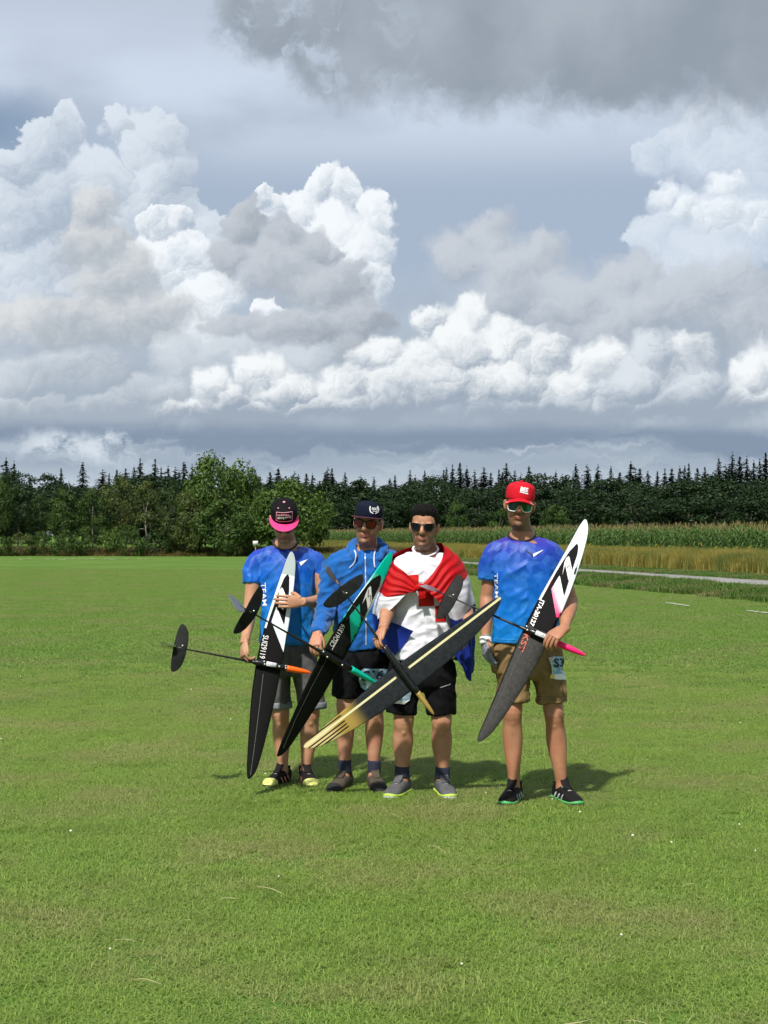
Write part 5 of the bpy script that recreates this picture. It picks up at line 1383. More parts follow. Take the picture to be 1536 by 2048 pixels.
def figure_four():
    D = 9.0; ppm = FPX / D
    J = lambda x, y, dy=0.0: A3(P(x, y, D + dy))
    o = empty('person', J(1075, 1602) * (1, 1, 0), 'man in red cap, white framed shield sunglasses, blue jersey and khaki shorts', 'person', 'men holding model gliders')
    h = Head(J(1039, 1013, -.03), -4, 2, 5, 1.02)
    body = head_parts(h, 1.03) + [limb(J, [(1041, 1034, 0, .052, .056), (1043, 1054, .02, .057, .062), (1044, 1068, .025, .076, .074), (1044, 1081, .03, .100, .084), (1045, 1094, .03, .13, .09)]),
           rows_tube(J, ppm, [(1262, 1010, 1096, .085), (1200, 1003, 1102, .095), (1110, 1002, 1095, .092), (1084, 1022, 1068, .06)], 20)]
    body += leg_parts(J, (1028, 1310, 0), (1024, 1424, -.01), (1028, 1566, 0), 1.03) + leg_parts(J, (1092, 1310, 0), (1108, 1430, -.01), (1123, 1570, 0), 1.03)
    body += arm_parts(J, (986, 1102, .01), (974, 1195, .03), (971, 1278, -.05)) + arm_parts(J, (1110, 1102, .01), (1141, 1203, -.05), (1128, 1258, -.37), 1.06)
    w1 = J(971, 1278, -.05); w2 = J(1128, 1258, -.37)
    fw1 = J(974, 1312, -.08) - w1; gl = dict(curls=[(16, 18, 14), (20, 22, 16), (24, 24, 18), (28, 26, 20)], thumb=(.42, .9, .15), s=1.0)
    hands = hand_parts(w1, fw1, (.85, .5, .1), (.35, -.9, 0), **gl)
    hands += hand_parts(w2, J(1104, 1274, -.43) - w2, (-.1, .35, -.85), (-.6, .3, .8), curls=[(34, 34, 22), (38, 38, 26), (44, 40, 26), (48, 40, 26)], thumb=(.6, .6, .5), s=1.05)
    finish_body(o, h, body, hands, skin_material('skin_sunburnt', (.40, .200, .115), (.085, .058, .034)), .75)
    torso = rows_tube(J, ppm, [(1285, 984, 1120, .124), (1250, 986, 1118, .122), (1200, 987, 1118, .126), (1150, 984, 1119, .132), (1116, 982, 1116, .122), (1099, 994, 1100, .104), (1088, 1010, 1080, .086), (1082, 1020, 1070, .072)])
    ls = limb(J, [(1031, 1087, .022, .046, .062), (1008, 1097, .015, .058, .068), (989, 1108, .012, .064, .070), (978, 1130, .012, .059, .064), (976, 1160, .02, .058, .060)]); rs = limb(J, [(1057, 1087, .022, .046, .062), (1083, 1097, .015, .058, .068), (1103, 1108, .012, .064, .070), (1118, 1132, .01, .059, .064), (1128, 1162, .01, .058, .060)])
    V, Q = cloth([torso, ls, rs], folds=.010, freq=(9, 9, 6), seed=41)
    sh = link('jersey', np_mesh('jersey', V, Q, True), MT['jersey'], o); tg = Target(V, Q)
    for q in ([(987, 1277), (1010, 1279), (1050, 1280), (1090, 1279.5), (1117, 1277)], [(964, 1153), (975, 1156), (988, 1156)], [(1116, 1160), (1128, 1160), (1138, 1158)]): print_on('hem_line', stroke_px(q, 1.0), tg, .003, MT['hem'], sh)
    collar_ring(sh, J, 1043.5, 27, 1070, 1082, 1060, MT['collar'])
    print_on('chest_logo', poly_px([(1049, 1099), (1064.5, 1107.3), (1065.3, 1113)]), tg, .004, MT['ink'], sh)
    print_on('chest_logo', poly_px([(1067, 1107.3), (1087, 1100), (1070, 1111.7), (1066.5, 1114)]), tg, .004, MT['white'], sh)
    print_on('side_lettering', text_px('TEAM', (989, 1146), (991, 1196), (995.5, 1146), .01), tg, .004, MT['white'], sh)
    w = rows_tube(J, ppm, [(1277, 996, 1108, .102), (1300, 985, 1121, .118), (1342, 986, 1126, .118), (1356, 1010, 1100, .09)])
    V, Q = cloth([w, limb(J, [(1028, 1320, 0, .098, .11), (1026, 1370, 0, .094, .10), (1025, 1402, 0, .096, .096)]), limb(J, [(1090, 1320, 0, .098, .11), (1100, 1370, 0, .092, .10), (1104, 1404, 0, .092, .094)])], folds=.015, freq=(9, 9, 7), seed=51)
    s = link('cargo_shorts', np_mesh('cargo_shorts', V, Q, True), MT['khaki'], o); tg = Target(V, Q)
    for y in (1393, 1398.5):
        print_on('hem_stitch', stroke_px([(1074, y), (1090, y + 1), (1104, y + 1.5), (1120, y + 1), (1133, y)], .8), tg, .003, MT['shoe_brown'], s)
    print_on('pocket_seam', stroke_px([(1123, 1361), (1124, 1375), (1127, 1392)], 1.6), tg, .003, MT['shoe_brown'], s)
    print_on('race_bib', poly_px([(1097, 1315), (1110, 1313), (1127.5, 1313.5), (1129, 1340), (1130, 1360), (1115, 1359), (1099, 1357), (1104, 1346), (1103, 1332)]), tg, .007, MT['bib'], s)['label'] = 'pale blue race bib reading S3 with yellow corners'
    print_on('bib_edge', joined(poly_px([(1108, 1348), (1129.5, 1348), (1130, 1359.5), (1109, 1358.5)]), stroke_px([(1098, 1316), (1103.5, 1330), (1104.5, 1346)], 1.4)), tg, .010, MT['bib_white'], s)
    for q in ([(1099, 1315.5), (1104.5, 1315), (1103, 1321)], [(1100, 1350), (1108.5, 1350), (1108.5, 1358), (1099.5, 1357)]): print_on('bib_corner', poly_px(q), tg, .010, MT['bib_yellow'], s)
    print_on('bib_number', joined(text_px('S', (1107.5, 1334.5), (1117.5, 1334.5), (1106.5, 1317), .03), text_px('3', (1119, 1334), (1125.5, 1334), (1118, 1316), .03), stroke_px([(1127, 1317), (1128, 1334)], 1.6)), tg, .010, MT['ink'], s)
    for x, y, yaw in ((1028, 1601, -20), (1124, 1604, 20)):
        build_shoe(o, J(x, y) * (1, 1, 0), yaw, MT['shoe_black'], MT['rubber'], MT['silver'], trim=MT['silver'], midsole=MT['green'], size=1.04)
    # glove on the hanging hand
    gm = material('grey_glove', (.20, .21, .25), .6, var=.5, var_scale=60, bump=.4, bump_scale=80)
    g = link('glove', solid('glove', hand_parts(w1, fw1, (.85, .5, .1), (.35, -.9, 0), glove=.0022, with_thumb=False, curls=gl['curls'])), gm, o)
    link('cuff', solid('cuff', [limb(J, [(971, 1274, -.048, .034, .031), (971, 1281, -.052, .036, .032), (972, 1287, -.057, .036, .030)], n=2)]), MT['bib_white'], g)
    cap, vq = build_cap(o, h, MT['redcap'], MT['redcap'], False, front=.140, drop=.030, blen=.060, tilt=-.02, button=MT['redcap'])
    ct = cap_target(h, vq)
    print_on('cap_lettering', joined(text_px('BEE', (1040.5, 982), (1055.5, 985), (1042, 973.5), .035), stroke_px([(1040, 983.5), (1047, 985.5), (1056, 988)], 2.0, 2)), ct, .002, MT['white'], cap)
    top = lambda x: .032 - 1.6 * x * x; bot = lambda x: -.027 + .030 * max(0, (.020 - abs(x)) / .014 if abs(x) > .006 else 1) + .35 * max(0, abs(x) - .055)
    ol = [(-.067, .022), (-.04, .030), (0, .033), (.04, .030), (.067, .022), (.066, -.010), (.058, -.024), (.026, -.027), (.013, -.010), (.006, .003), (0, .005), (-.006, .003), (-.013, -.010), (-.026, -.027), (-.058, -.024), (-.066, -.010), (-.067, .022)]
    build_glasses(o, h, [(-.065, .065, top, bot)], MT['frame_white'], MT['lens_green'], [ol], wrap=5.5, fr=.0028, y0=-.108)
    build_hair(o, h, MT['brown_hair'], lambda a: .05 if a < 1.05 else (.002 if a < 1.9 else -.055), .003, .002, 9)
    return o

# ------------------------------------------------------------------ flag
def build_flag():
    D = 9.25; J = lambda x, y, dy=0.0: A3(P(x, y, D + dy))
    cols = [
        [(838, 1174, -.185), (828, 1181, -.19), (813, 1188, -.185), (785, 1216, -.20), (757, 1240, -.16), (790, 1246, -.15), (827, 1262, -.165)],
        [(812, 1147, -.165), (796, 1172, -.185), (776, 1194, -.19), (764, 1212, -.17), (752, 1230, -.09), (768, 1262, -.08), (790, 1311, -.10)],
        [(789, 1128, -.125), (775, 1158, -.14), (763, 1186, -.12), (753, 1206, -.08), (748, 1228, -.02), (756, 1262, -.02), (770, 1305, -.02)],
        [(784, 1110, -.04), (768, 1145, -.03), (757, 1180, -.01), (750, 1205, .02), (747, 1225, .05), (752, 1260, .05), (760, 1300, .05)],
        [(800, 1102, .06), (778, 1135, .10), (765, 1170, .12), (760, 1200, .13), (758, 1225, .13), (762, 1260, .13), (766, 1300, .13)],
        [(826, 1093, .115), (810, 1130, .16), (800, 1165, .17), (798, 1195, .175), (798, 1225, .175), (800, 1262, .175), (805, 1302, .175)],
        [(852, 1087, .135), (852, 1125, .17), (852, 1165, .18), (852, 1195, .185), (852, 1230, .185), (852, 1270, .185), (852, 1312, .185)],
        [(878, 1086, .095), (892, 1120, .15), (902, 1160, .16), (905, 1190, .165), (908, 1225, .165), (908, 1270, .165), (908, 1320, .165)],
        [(884, 1088, .03), (914, 1112, .07), (932, 1145, .08), (940, 1180, .10), (944, 1215, .10), (944, 1270, .10), (942, 1335, .10)],
        [(887, 1098, -.05), (917, 1120, -.02), (934, 1152, -.02), (941, 1180, .0), (947, 1208, .02), (946, 1270, .03), (943, 1350, .03)],
        [(884, 1118, -.12), (906, 1142, -.13), (922, 1168, -.12), (932, 1196, -.10), (930, 1232, -.07), (938, 1290, -.03), (938, 1362, -.02)],
        [(866, 1146, -.165), (882, 1172, -.175), (896, 1194, -.165), (906, 1214, -.145), (914, 1240, -.12), (920, 1285, -.07), (924, 1335, -.05)],
        [(842, 1172, -.185), (862, 1189, -.19), (881, 1206, -.185), (890, 1218, -.165), (900, 1236, -.14), (906, 1270, -.10), (909, 1306, -.08)]]
    G = np.array([[J(*p) for p in c] for c in cols])            # columns x rows
    G = np.array([spline(c, 14) for c in G])                      # along v
    G = np.array([spline(G[:, k], 8) for k in range(G.shape[1])])   # along u -> rows x cols
    nv, nu = G.shape[:2]
    V = G.reshape(-1, 3); vv = np.repeat(np.linspace(0, 1, nv), nu); uu = np.tile(np.linspace(0, 1, nu), nv)
    # vertex normals, then folds gathered towards the knot
    i, j = np.meshgrid(np.arange(nu - 1), np.arange(nv - 1)); k = (j * nu + i).ravel(); Q = np.stack([k, k + 1, k + nu + 1, k + nu], 1)
    du = np.gradient(G, axis=1); dv = np.gradient(G, axis=0); N_ = np.cross(du.reshape(-1, 3), dv.reshape(-1, 3)); N_ /= np.linalg.norm(N_, axis=1)[:, None] + 1e-9
    edge = np.abs(uu - .5) * 2
    fan = np.sin(vv * 84 * (0.75 + .25 * edge) + uu * 13 + 1.5 * np.sin(uu * 31)) * .0055 * np.clip(1.25 - vv * 2.4, 0, 1) * np.clip(edge * 1.3, .3, 1)
    hang = np.sin(uu * 60 + vv * 3) * .008 * np.clip(vv * 2 - .8, 0, 1)
    V = V + N_ * (fan + hang + .006 * fbm(V * 11, 2))[:, None]
    m = bpy.data.materials.new('flag_cloth'); m.use_nodes = True; T = NT(m.node_tree); b = T.n['Principled BSDF']; out = T.n['Material Output']
    at = T.new('ShaderNodeAttribute', attribute_name='v').outputs['Fac']
    c = T.ramp(at, [(0, (.42, .003, .006)), (.333, (.68, .68, .75)), (.667, (.012, .030, .27))], 'CONSTANT')
    T.put(b.inputs['Base Color'], c); b.inputs['Roughness'].default_value = .6; b.inputs['Specular IOR Level'].default_value = .2
    tr = T.new('ShaderNodeBsdfTranslucent'); T.put(tr.inputs[0], c); mx = T.new('ShaderNodeMixShader'); mx.inputs[0].default_value = .08
    T.l.new(b.outputs[0], mx.inputs[1]); T.l.new(tr.outputs[0], mx.inputs[2]); T.l.new(mx.outputs[0], out.inputs[0])
    # cloth thickness
    n = len(V); V2 = np.vstack([V, V + N_ * .0015])
    o = empty('flag', J(852, 1312, .18), 'red, white and blue flag knotted over the shoulders of the dark haired man', 'flag')
    link('cloth', np_mesh('cloth', V2, np.vstack([Q, Q[:, ::-1] + n]), True, dict(v=np.r_[vv, vv])), m, o)
    red = material('flag_red', (.42, .003, .006), .55, spec=.2)
    link('knot', solid('knot', [limb(J, [(826, 1183, -.20, .010, .012), (834, 1176, -.21, .018, .018), (841, 1173, -.215, .020, .018), (850, 1177, -.205, .016, .014), (858, 1184, -.20, .008, .01)], (0, 0, 1)),
                                limb(J, [(838, 1176, -.205, .012, .010), (843, 1188, -.21, .018, .008), (846, 1199, -.205, .022, .004)])]), red, o)
    return o

build_mats(); figure_one(); figure_two(); figure_three(); figure_four(); build_flag()

# ------------------------------------------------------------------ hand-launched model gliders
WING = [(0.0, .086, -.094), (.10, .086, -.093), (.25, .084, -.089), (.40, .077, -.081), (.55, .066, -.072), (.70, .051, -.063), (.80, .038, -.057), (.88, .026, -.054), (.94, .010, -.049), (.98, -.008, -.043), (1.0, -.026, -.036)]

def wing_loft(O, S, F, N_, half, k=1.0, thick=.070, dihedral=0.0, rows=WING, shift=0.0, tip=0.0):
    """Both wing panels as one airfoil loft: attributes s (-1..1 along the span), c (0 leading, 1 trailing edge)."""
    R = np.array(rows); ss = np.linspace(0, 1, 25) ** 0.85; ss = np.concatenate([ss, [.985, .995]]); ss.sort()
    le = np.interp(ss, R[:, 0], R[:, 1]) * k; te = np.interp(ss, R[:, 0], R[:, 2]) * k
    mv = tip + shift * (1 - ss ** 2); le = le + mv; te = te + mv
    st = np.concatenate([-ss[::-1], ss[1:]]); LE = np.concatenate([le[::-1], le[1:]]); TE = np.concatenate([te[::-1], te[1:]])
    cc = np.array([0, .02, .06, .13, .24, .40, .58, .76, .90, 1.0]); th = 5 * (.2969 * np.sqrt(cc) - .126 * cc - .3516 * cc ** 2 + .2843 * cc ** 3 - .1036 * cc ** 4)
    ring_c = np.concatenate([cc, cc[-2:0:-1]]); ring_t = np.concatenate([th * .55, -(th[-2:0:-1] * .45)])
    n = len(ring_c); V, sa, ca, xa = [], [], [], []
    for s_, a, b in zip(st, LE, TE):
        ch = a - b; base = O + S * s_ * half + N_ * dihedral * abs(s_) * half
        x = a - ring_c * ch; z = ring_t * ch * thick / .5 * .5 * 2
        V.append(base + np.outer(x, F) + np.outer(z, N_)); sa += [s_] * n; ca += list(ring_c); xa += list(x)
    V = np.concatenate(V); m = len(st); i = np.arange(n); j = (i + 1) % n
    Q = np.concatenate([np.stack([k_ * n + i, k_ * n + j, (k_ + 1) * n + j, (k_ + 1) * n + i], 1) for k_ in range(m - 1)])
    return V, Q, np.array(sa), np.array(ca), np.array(xa)

def paint_material(name, build):
    m = bpy.data.materials.new(name); m.use_nodes = True; T = NT(m.node_tree); b = T.n['Principled BSDF']
    at = lambda n: T.new('ShaderNodeAttribute', attribute_name=n).outputs['Fac']
    co = T.new('ShaderNodeTexCoord').outputs['Object']
    T.put(b.inputs['Base Color'], build(T, at('s'), at('c'), co, at('x')))
    b.inputs['Roughness'].default_value = .45; b.inputs['Specular IOR Level'].default_value = .08
    return m

def grad_material(name, a, b_, rough=.4):
    m = bpy.data.materials.new(name); m.use_nodes = True; T = NT(m.node_tree); b = T.n['Principled BSDF']
    T.put(b.inputs['Base Color'], T.mixc(T.step(T.new('ShaderNodeAttribute', attribute_name='g').outputs['Fac'], 0.05, 0.95), a, b_)); b.inputs['Roughness'].default_value = rough
    return m

GM = {}
def glider_mats():
    GM.update(carbon=material('carbon_tube', (.008, .008, .009), .30, spec=.4), carbon_skin=material('carbon_skin', (.010, .0115, .011), .55, var=.3, var_scale=30, spec=.10), black=material('gloss_black', (.008, .0075, .008), .6, spec=.04),
              dark=material('matt_dark', (.045, .046, .045), .5), orange=material('neon_orange', (.90, .12, .006), .35), teal=material('teal_paint', (.0, .52, .36), .35), gold=material('gold_paint', (.30, .20, .045), .4),
              pink=material('neon_pink_paint', (.90, .004, .14), .35), label=material('paper_label', (.70, .73, .76), .5, var=.12, var_scale=120), steel=material('screw', (.75, .75, .72), .3, metal=.6),
              white=material('white_lettering', (.80, .80, .78), .5), red=material('red_lettering', (.42, .065, .030), .6), line=material('hinge_line', (.075, .080, .072), .5), cream=material('cream_spar', (.72, .70, .42), .45),
              fin_white=material('translucent_white', (.62, .66, .60), .4), fin_dark=material('smoked_fin', (.10, .12, .14), .35), kevlar=material('tan_tail', (.30, .17, .09), .5))

def glider(label, top, bot, nose, tail, mat, fus_px, nose_from, nose_mat, stab, fin, stab_mat, fin_mat, gap=.020, pod_r=.021, chord=1.0, half=.75, shift=0.0):
    """top, bot: wing tip pixels with depth; nose, tail: fuselage pixels; fus_px: pod start / end pixel x; returns the parts to print on."""
    a, b = A3(P(*top)), A3(P(*bot)); S = a - b; span = np.linalg.norm(S); S /= span; half = span / 2
    # the fuselage crosses the wing where its line meets the span line in the picture
    n2, t2 = np.array(nose[:2], float), np.array(tail[:2], float); a2, b2 = np.array(top[:2], float), np.array(bot[:2], float)
    M = np.column_stack([n2 - t2, -(a2 - b2)]); u = np.linalg.solve(M, b2 - t2); X = t2 + (n2 - t2) * u[0]; w = u[1]
    # depth where the fuselage meets the wing, then depths along the fuselage so that it stands square to the span
    D0 = 1.0 / ((1 - w) / bot[2] + w / top[2]); O = A3(P(X[0], X[1], D0))
    def square(px, py):
        d0, d1 = A3(P(px, py, 1.0)) - A3(P(px, py, 0.0)), A3(P(px, py, 0.0)); k = (O - d1).dot(S) / d0.dot(S)
        return float(np.clip(k, D0 - .30, D0 + .30))
    Fv = A3(P(*nose, square(*nose))) - A3(P(*tail, square(*tail))); F = Fv - S * Fv.dot(S); F /= np.linalg.norm(F)
    N_ = np.cross(S, F)
    if N_[1] < 0: N_ = -N_                                       # points away from the camera
    root = empty('model_glider', O * (1, 1, 0) + (0, 0, min(a[2], b[2])), label, 'model glider', 'model gliders held by the men')
    Oc = O
    lo, hi = (b - Oc).dot(S), (a - Oc).dot(S)
    hs = (hi - lo) / 2; Cw = Oc + S * (hi + lo) / 2 * 1.0
    V, Q, sa, ca, xa = wing_loft(Cw, S, F, N_, hs, chord, shift=shift, tip=.031 * chord)
    wing = link('wing', np_mesh('wing', V, Q, True, dict(s=sa, c=ca, x=xa)), mat, root)
    tg = Target(V, Q)
    # fuselage on the near side of the wing
    Fo = Oc - N_ * gap
    def ax(px, py):
        d = A3(ray_dir(px, py)); c = A3(CAM_LOC); A = np.column_stack([d, -F]); sol = np.linalg.lstsq(A, Fo - c, rcond=None)[0]
        return Fo + F * sol[1]
    def line(px): return t2 + (n2 - t2) * (px - t2[0]) / (n2[0] - t2[0])
    pod0, pod1 = ax(*line(fus_px[0])), ax(*line(fus_px[1])); ns0 = ax(*line(nose_from)); ns1 = ax(*n2); tl = ax(*t2)
    d = lambda p: (p - Fo).dot(F)
    body = [(d(pod0) - .05, .0075), (d(pod0), .0115), (d(pod0) + .03, pod_r * .9), ((d(pod0) + d(ns0)) / 2, pod_r), (d(ns0) + .004, pod_r * .86)]
    fu = link('fuselage', solid('fuselage', [tube([[*(Fo + F * x), r, r * 1.25] for x, r in body], S, 16, 4)]), GM['carbon'], root)
    L = d(ns1) - d(ns0)
    link('nose_cone', solid('nose_cone', [tube([[*(Fo + F * (d(ns0) + L * f)), pod_r * r, pod_r * r * 1.2] for f, r in ((0, .88), (.3, .86), (.6, .74), (.85, .50), (.97, .24), (1.0, .06))], S, 16, 3)]), nose_mat, root)
    link('boom', solid('boom', [tube([[*(Fo + F * x), r] for x, r in ((d(tl), .0042), (d(tl) * .5, .0058), (d(pod0) - .03, .0085))], S, 10, 4)]), GM['carbon'], root)
    # tail
    sc = ax(*stab[:2]); sr = [(0, .042, -.040), (.35, .040, -.038), (.65, .032, -.035), (.85, .018, -.030), (.95, .004, -.026), (1.0, -.010, -.018)]
    V2, Q2, s2, c2, _ = wing_loft(sc - N_ * .012, S, F, N_, stab[2], 1.0, .05, stab[3] if len(stab) > 3 else .12, sr)
    st_ = link('tailplane', np_mesh('tailplane', V2, Q2, True, dict(s=s2, c=c2)), stab_mat, root)
    link('tail_mount', solid('tail_mount', [tube([[*(sc - F * .03), .005], [*(sc - N_ * .008), .007, .008], [*(sc + F * .035), .005]], S, 8, 3)]), GM['dark'], root)
    link('screw', solid('screw', [ellipsoid(sc - N_ * .016 + S * .014 + F * .012, (.005, .005, .005), 8, 6)]), GM['steel'], st_)
    fr = [(0, .050, -.050), (.5, .044, -.052), (.8, .028, -.052), (.95, .006, -.048), (1.0, -.012, -.040)]
    fc = ax(*fin[:2]); lean = fin[3] if len(fin) > 3 else 0.0; Nf = N_ * math.cos(lean) + S * math.sin(lean)
    V3, Q3, s3, c3, _ = wing_loft(fc, Nf, F, S, fin[2], .95, .05, 0.0, fr)
    link('fin', np_mesh('fin', V3, Q3, True, dict(s=s3, c=c3)), fin_mat, root)
    return dict(root=root, wing=wing, tg=tg, S=S, F=F, N=N_, O=Fo, ax=ax, line=line, fus=fu, r=pod_r)

def label_plate(g, x0, x1, w=.026):
    p, q = g['ax'](*g['line'](x0)), g['ax'](*g['line'](x1)); c = (p + q) / 2 - g['N'] * (g['r'] * 1.25 + .001); L = np.linalg.norm(q - p)
    R = np.column_stack([g['F'], g['S'], g['N']])
    link('label', solid('label', [box(c, (L, w, .0015), R)], False), GM['label'], g['fus'])
    for k in range(3):
        link('label_print', solid('label_print', [box(c - g['N'] * .0016 + g['S'] * (.006 - .006 * k) - g['F'] * L * .1, (L * .6, .0012, .0006), R)], False), GM['dark'], g['fus'])
def screws(g, pts):
    for x, off in pts:
        c = g['ax'](*g['line'](x)) - g['N'] * g['r'] * 1.18 + g['S'] * off
        link('screw', solid('screw', [ellipsoid(c, (.0055, .004, .0055), 8, 6)]), GM['steel'], g['fus'])

def build_gliders():
    glider_mats()
    black = (.005, .0055, .005)
    C4 = lambda x, y: (1080 + x / 10.24, 1040 + y / 10.24)
    C1 = lambda x, y: (500 + x / 7.583, 1090 + y / 7.583)
    C2 = lambda x, y: (640 + x / 9.1, 1095 + y / 9.1)
    # first glider: white and black wing, orange nose
    def paint1(T, s, c, co, x):
        w = T.mixc(T.step(s, .78, .79), (.66, .74, .74), (.36, .42, .42))
        return T.mixc(T.step(s, .285, .290), black, w)
    g = glider('white and black winged glider with orange nose, held by man with bowed head', (583, 1103, 9.48), (497, 1558, 9.06), (622, 1347), (336, 1293), paint_material('white_black_wing', paint1),
               (505, 560), 572, GM['orange'], (360, 1297, .148), (337, 1292, .085), GM['carbon_skin'], GM['fin_white'], chord=.85, shift=-.031)
    tg, w = g['tg'], g['wing']
    print_on('white_panel', poly_px([C1(*p) for p in ((402, 925), (320, 1160), (505, 1628), (530, 1480), (568, 1240), (515, 1205))]), tg, .0022, material('wing_white', (.66, .74, .74), .45, spec=.1), w)
    print_on('graphic', poly_px([C1(*p) for p in ((565, 445), (583, 455), (595, 490), (592, 700), (515, 1212), (402, 930), (325, 1160), (505, 1625), (500, 1660), (478, 1790), (150, 1735), (222, 1335), (300, 1090), (440, 695), (515, 505))]), tg, .003, GM['black'], w)
    print_on('emblem', poly_px([C1(*p) for p in ((480, 645), (500, 665), (545, 775), (545, 900), (500, 990), (440, 920), (440, 700))]), tg, .005, GM['white'], w)
    print_on('registration', text_px('SUI29119', (526.5, 1270), (518.5, 1316), (537.5, 1272)), tg, .006, GM['white'], w)
    print_on('hinge_line', stroke_px([(526.5, 1348), (518, 1420), (508, 1500), (501, 1550)], 1.0), tg, .003, GM['line'], w)
    label_plate(g, 532, 552); screws(g, ((527, .010), (529, -.006), (558, -.004), (570, .008), (571, -.006)))
    # second glider: teal tip, black root, teal nose
    def paint2(T, s, c, co, x):
        w = T.ramp(s, [(.0, (.0, .50, .35)), (.36, (.0, .50, .35)), (.50, (.62, .78, .75)), (.60, (.62, .78, .75)), (.78, (.0, .55, .39))])
        return T.mixc(T.step(s, .255, .260), (.004, .0045, .004), w)
    g = glider('teal tipped black winged glider with teal nose, held by man in hooded jacket', (783, 1104, 9.11), (555, 1513, 8.98), (755, 1372), (482, 1205), paint_material('teal_black_wing', paint2),
               (640, 690), 699, GM['teal'], (503, 1217, .150), (481, 1200, .080, .35), GM['carbon_skin'], GM['fin_dark'], chord=.86, shift=-.028)
    tg, w = g['tg'], g['wing']
    print_on('teal_panel', poly_px([C2(*p) for p in ((722, 1012), (530, 1240), (572, 1895), (600, 1840), (845, 1345), (740, 1400))]), tg, .0022, GM['teal'], w)
    print_on('graphic', poly_px([C2(*p) for p in ((1085, 495), (1103, 510), (1110, 545), (1080, 700), (862, 1150), (740, 1400), (720, 1020), (535, 1240), (575, 1890), (470, 2035), (110, 1840), (325, 1450), (590, 1030), (830, 705), (960, 565))]), tg, .003, GM['carbon_skin'], w)
    print_on('emblem', poly_px([C2(*p) for p in ((910, 700), (926, 718), (942, 960), (865, 1130), (836, 900), (765, 1028), (832, 825), (870, 742))]), tg, .005, GM['white'], w)
    print_on('emblem_line', stroke_px([C2(*p) for p in ((878, 760), (866, 905), (918, 860), (912, 985))], 1.1, 2), tg, .007, GM['black'], w)
    print_on('registration', joined(text_px('CRO', (665.5, 1294), (676, 1276.5), (657.5, 1289.5), .0, .2), text_px('61359', (677.5, 1276), (691, 1251.5), (669, 1272), .0, .2)), tg, .006, GM['white'], w)
    print_on('underline', stroke_px([(663.5, 1299.5), (676, 1277.5)], 1.3), tg, .006, GM['white'], w)
    print_on('hinge_line', stroke_px([(653, 1318), (625, 1370), (590, 1440), (566, 1497)], 1.0), tg, .003, GM['line'], w)
    screws(g, ((642, .008), (652, -.008), (681, -.006)))
    # third glider: dark wing with a cream spar, gold striped tip and gold nose
    def paint3(T, s, c, co, x):
        dark = T.mixc(T.step(T.noise(co, 40, 3, .6), .3, .7), (.016, .019, .022), (.026, .030, .034))
        gold = (.34, .235, .060)
        st = 0.0
        for k in (.022, .042, .060, -.017, -.033, -.049): st = T.m('MAXIMUM', st, T.step(T.m('ABSOLUTE', T.sub(x, k)), .0048, .0034))
        g_ = T.mixc(T.mul(T.step(s, -.585, -.60), st), T.mixc(T.step(s, -.62, -.80), gold, (.62, .50, .24)), (.012, .008, .006))
        col = T.mixc(T.step(s, -.40, -.56), dark, g_)
        spar = T.step(T.m('ABSOLUTE', T.sub(x, .002)), .0072, .0060)
        return T.mixc(T.mul(spar, T.step(T.m('ABSOLUTE', T.sub(s, .02)), .055, .075)), col, (.66, .62, .36))
    g = glider('dark winged glider with cream spar line and gold striped tip, held by man with flag', (1001, 1195, 8.69), (608, 1494, 9.04), (870, 1428), (668, 1153), paint_material('dark_gold_wing', paint3),
               (770, 838), 837, GM['gold'], (690, 1184, .150), (664, 1147, .075, -.5), GM['carbon_skin'], GM['fin_dark'], gap=.024, pod_r=.018, chord=.93, shift=.008)
    link('wrap', solid('wrap', [tube([[*(g['ax'](*g['line'](x))), r] for x, r in ((668, .0055), (674, .0062), (679, .005))], g['S'], 8, 2)]), GM['kevlar'], g['root'])
    # fourth glider: white tip with pink fade, grey lower panel, pink nose
    def paint4(T, s, c, co, x):
        weave = T.noise(T.v('MULTIPLY', co, (1, 1, 1)), 55, 4, .65)
        low = T.mixc(T.step(weave, .3, .7), (.014, .014, .013), (.030, .030, .027))
        low = T.mixc(T.step(T.m('ABSOLUTE', T.sub(c, .72)), .012, .006), low, (.05, .05, .045))
        return T.mixc(T.step(s, -.01, 0.0), low, T.mixc(T.step(s, .225, .230), black, (.64, .72, .75)))
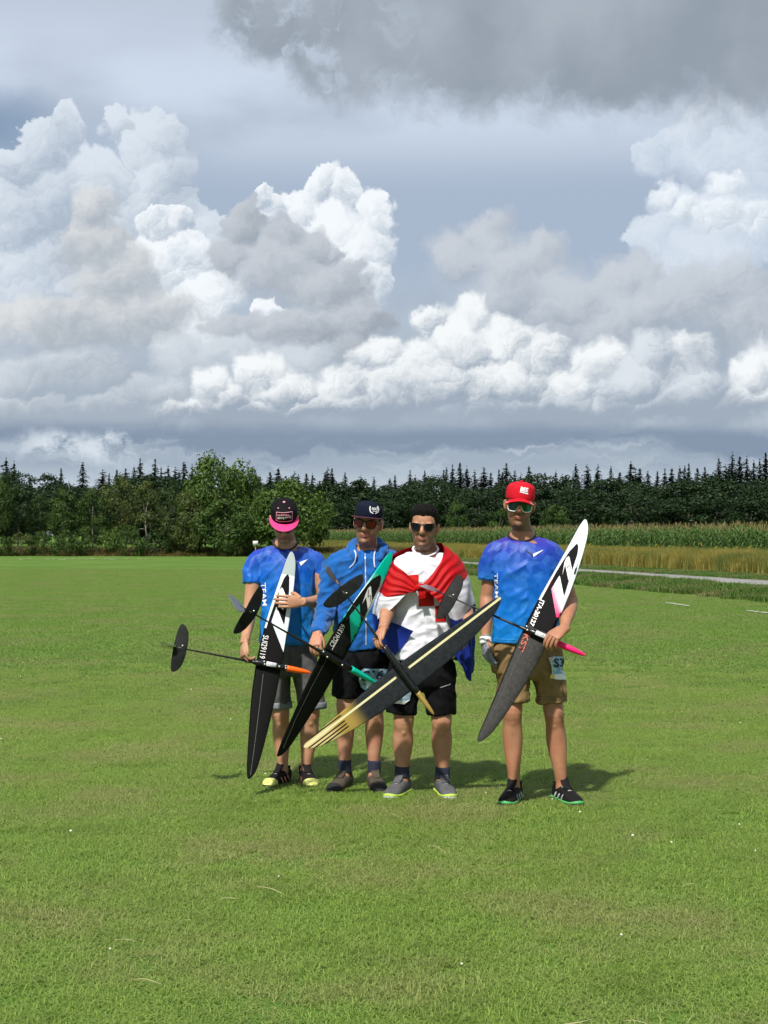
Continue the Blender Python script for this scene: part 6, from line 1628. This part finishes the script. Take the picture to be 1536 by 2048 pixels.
    g = glider('white tipped glider with pink fade and pink nose, held by man in red cap', (1171, 1039, 8.95), (956, 1483, 8.50), (1171, 1313), (868, 1182), paint_material('white_pink_wing', paint4),
               (1052, 1105), 1112, GM['pink'], (901, 1195, .150), (862, 1174, .085, .45), GM['carbon_skin'], GM['fin_dark'], chord=.88, shift=.008)
    tg, w = g['tg'], g['wing']
    print_on('pink_panel', poly_px([C4(*p) for p in ((400, 1140), (230, 1400), (335, 1990), (410, 2010), (440, 1900), (560, 1560), (490, 1570))]), tg, .0025, grad_material('pink_fade', (.90, .004, .14), (.64, .70, .74)), w, grad=(C4(270, 1600), C4(430, 1560)))
    print_on('pink_panel', poly_px([C4(*p) for p in ((300, 1080), (330, 1105), (60, 1610), (20, 1650))]), tg, .0025, grad_material('pink_edge', (.64, .70, .74), (.85, .01, .16)), w, grad=(C4(310, 1090), C4(200, 1300)))
    print_on('graphic', poly_px([C4(*p) for p in ((745, 492), (765, 492), (785, 535), (765, 690), (652, 1040), (490, 1562), (402, 1132), (233, 1408), (333, 1992), (415, 2012), (400, 2060), (290, 2330), (-120, 2200), (-10, 1690), (130, 1440), (300, 1122), (440, 890), (600, 650))]), tg, .004, GM['black'], w)
    print_on('emblem', poly_px([C4(*p) for p in ((535, 790), (585, 745), (605, 775), (658, 1030), (585, 1250), (520, 930), (500, 965), (458, 1140), (500, 880))]), tg, .006, GM['white'], w)
    print_on('emblem_line', stroke_px([C4(*p) for p in ((545, 850), (556, 990), (612, 925), (622, 960), (610, 1060))], 1.2, 2), tg, .008, GM['black'], w)
    print_on('patch', poly_px([C4(*p) for p in ((718, 992), (800, 974), (765, 1105), (685, 1112))]), tg, .004, GM['dark'], w)
    print_on('registration', text_px('ITA-20127', (1081, 1199), (1058.5, 1250), (1089.5, 1203), .025), tg, .008, GM['white'], w)
    print_on('lettering', text_px('KST', (1049.5, 1267), (1035, 1301), (1060, 1271.5), .02), tg, .005, GM['red'], w)
    label_plate(g, 1071, 1093); screws(g, ((1051, .012), (1055, -.006), (1065, 0)))

build_gliders()
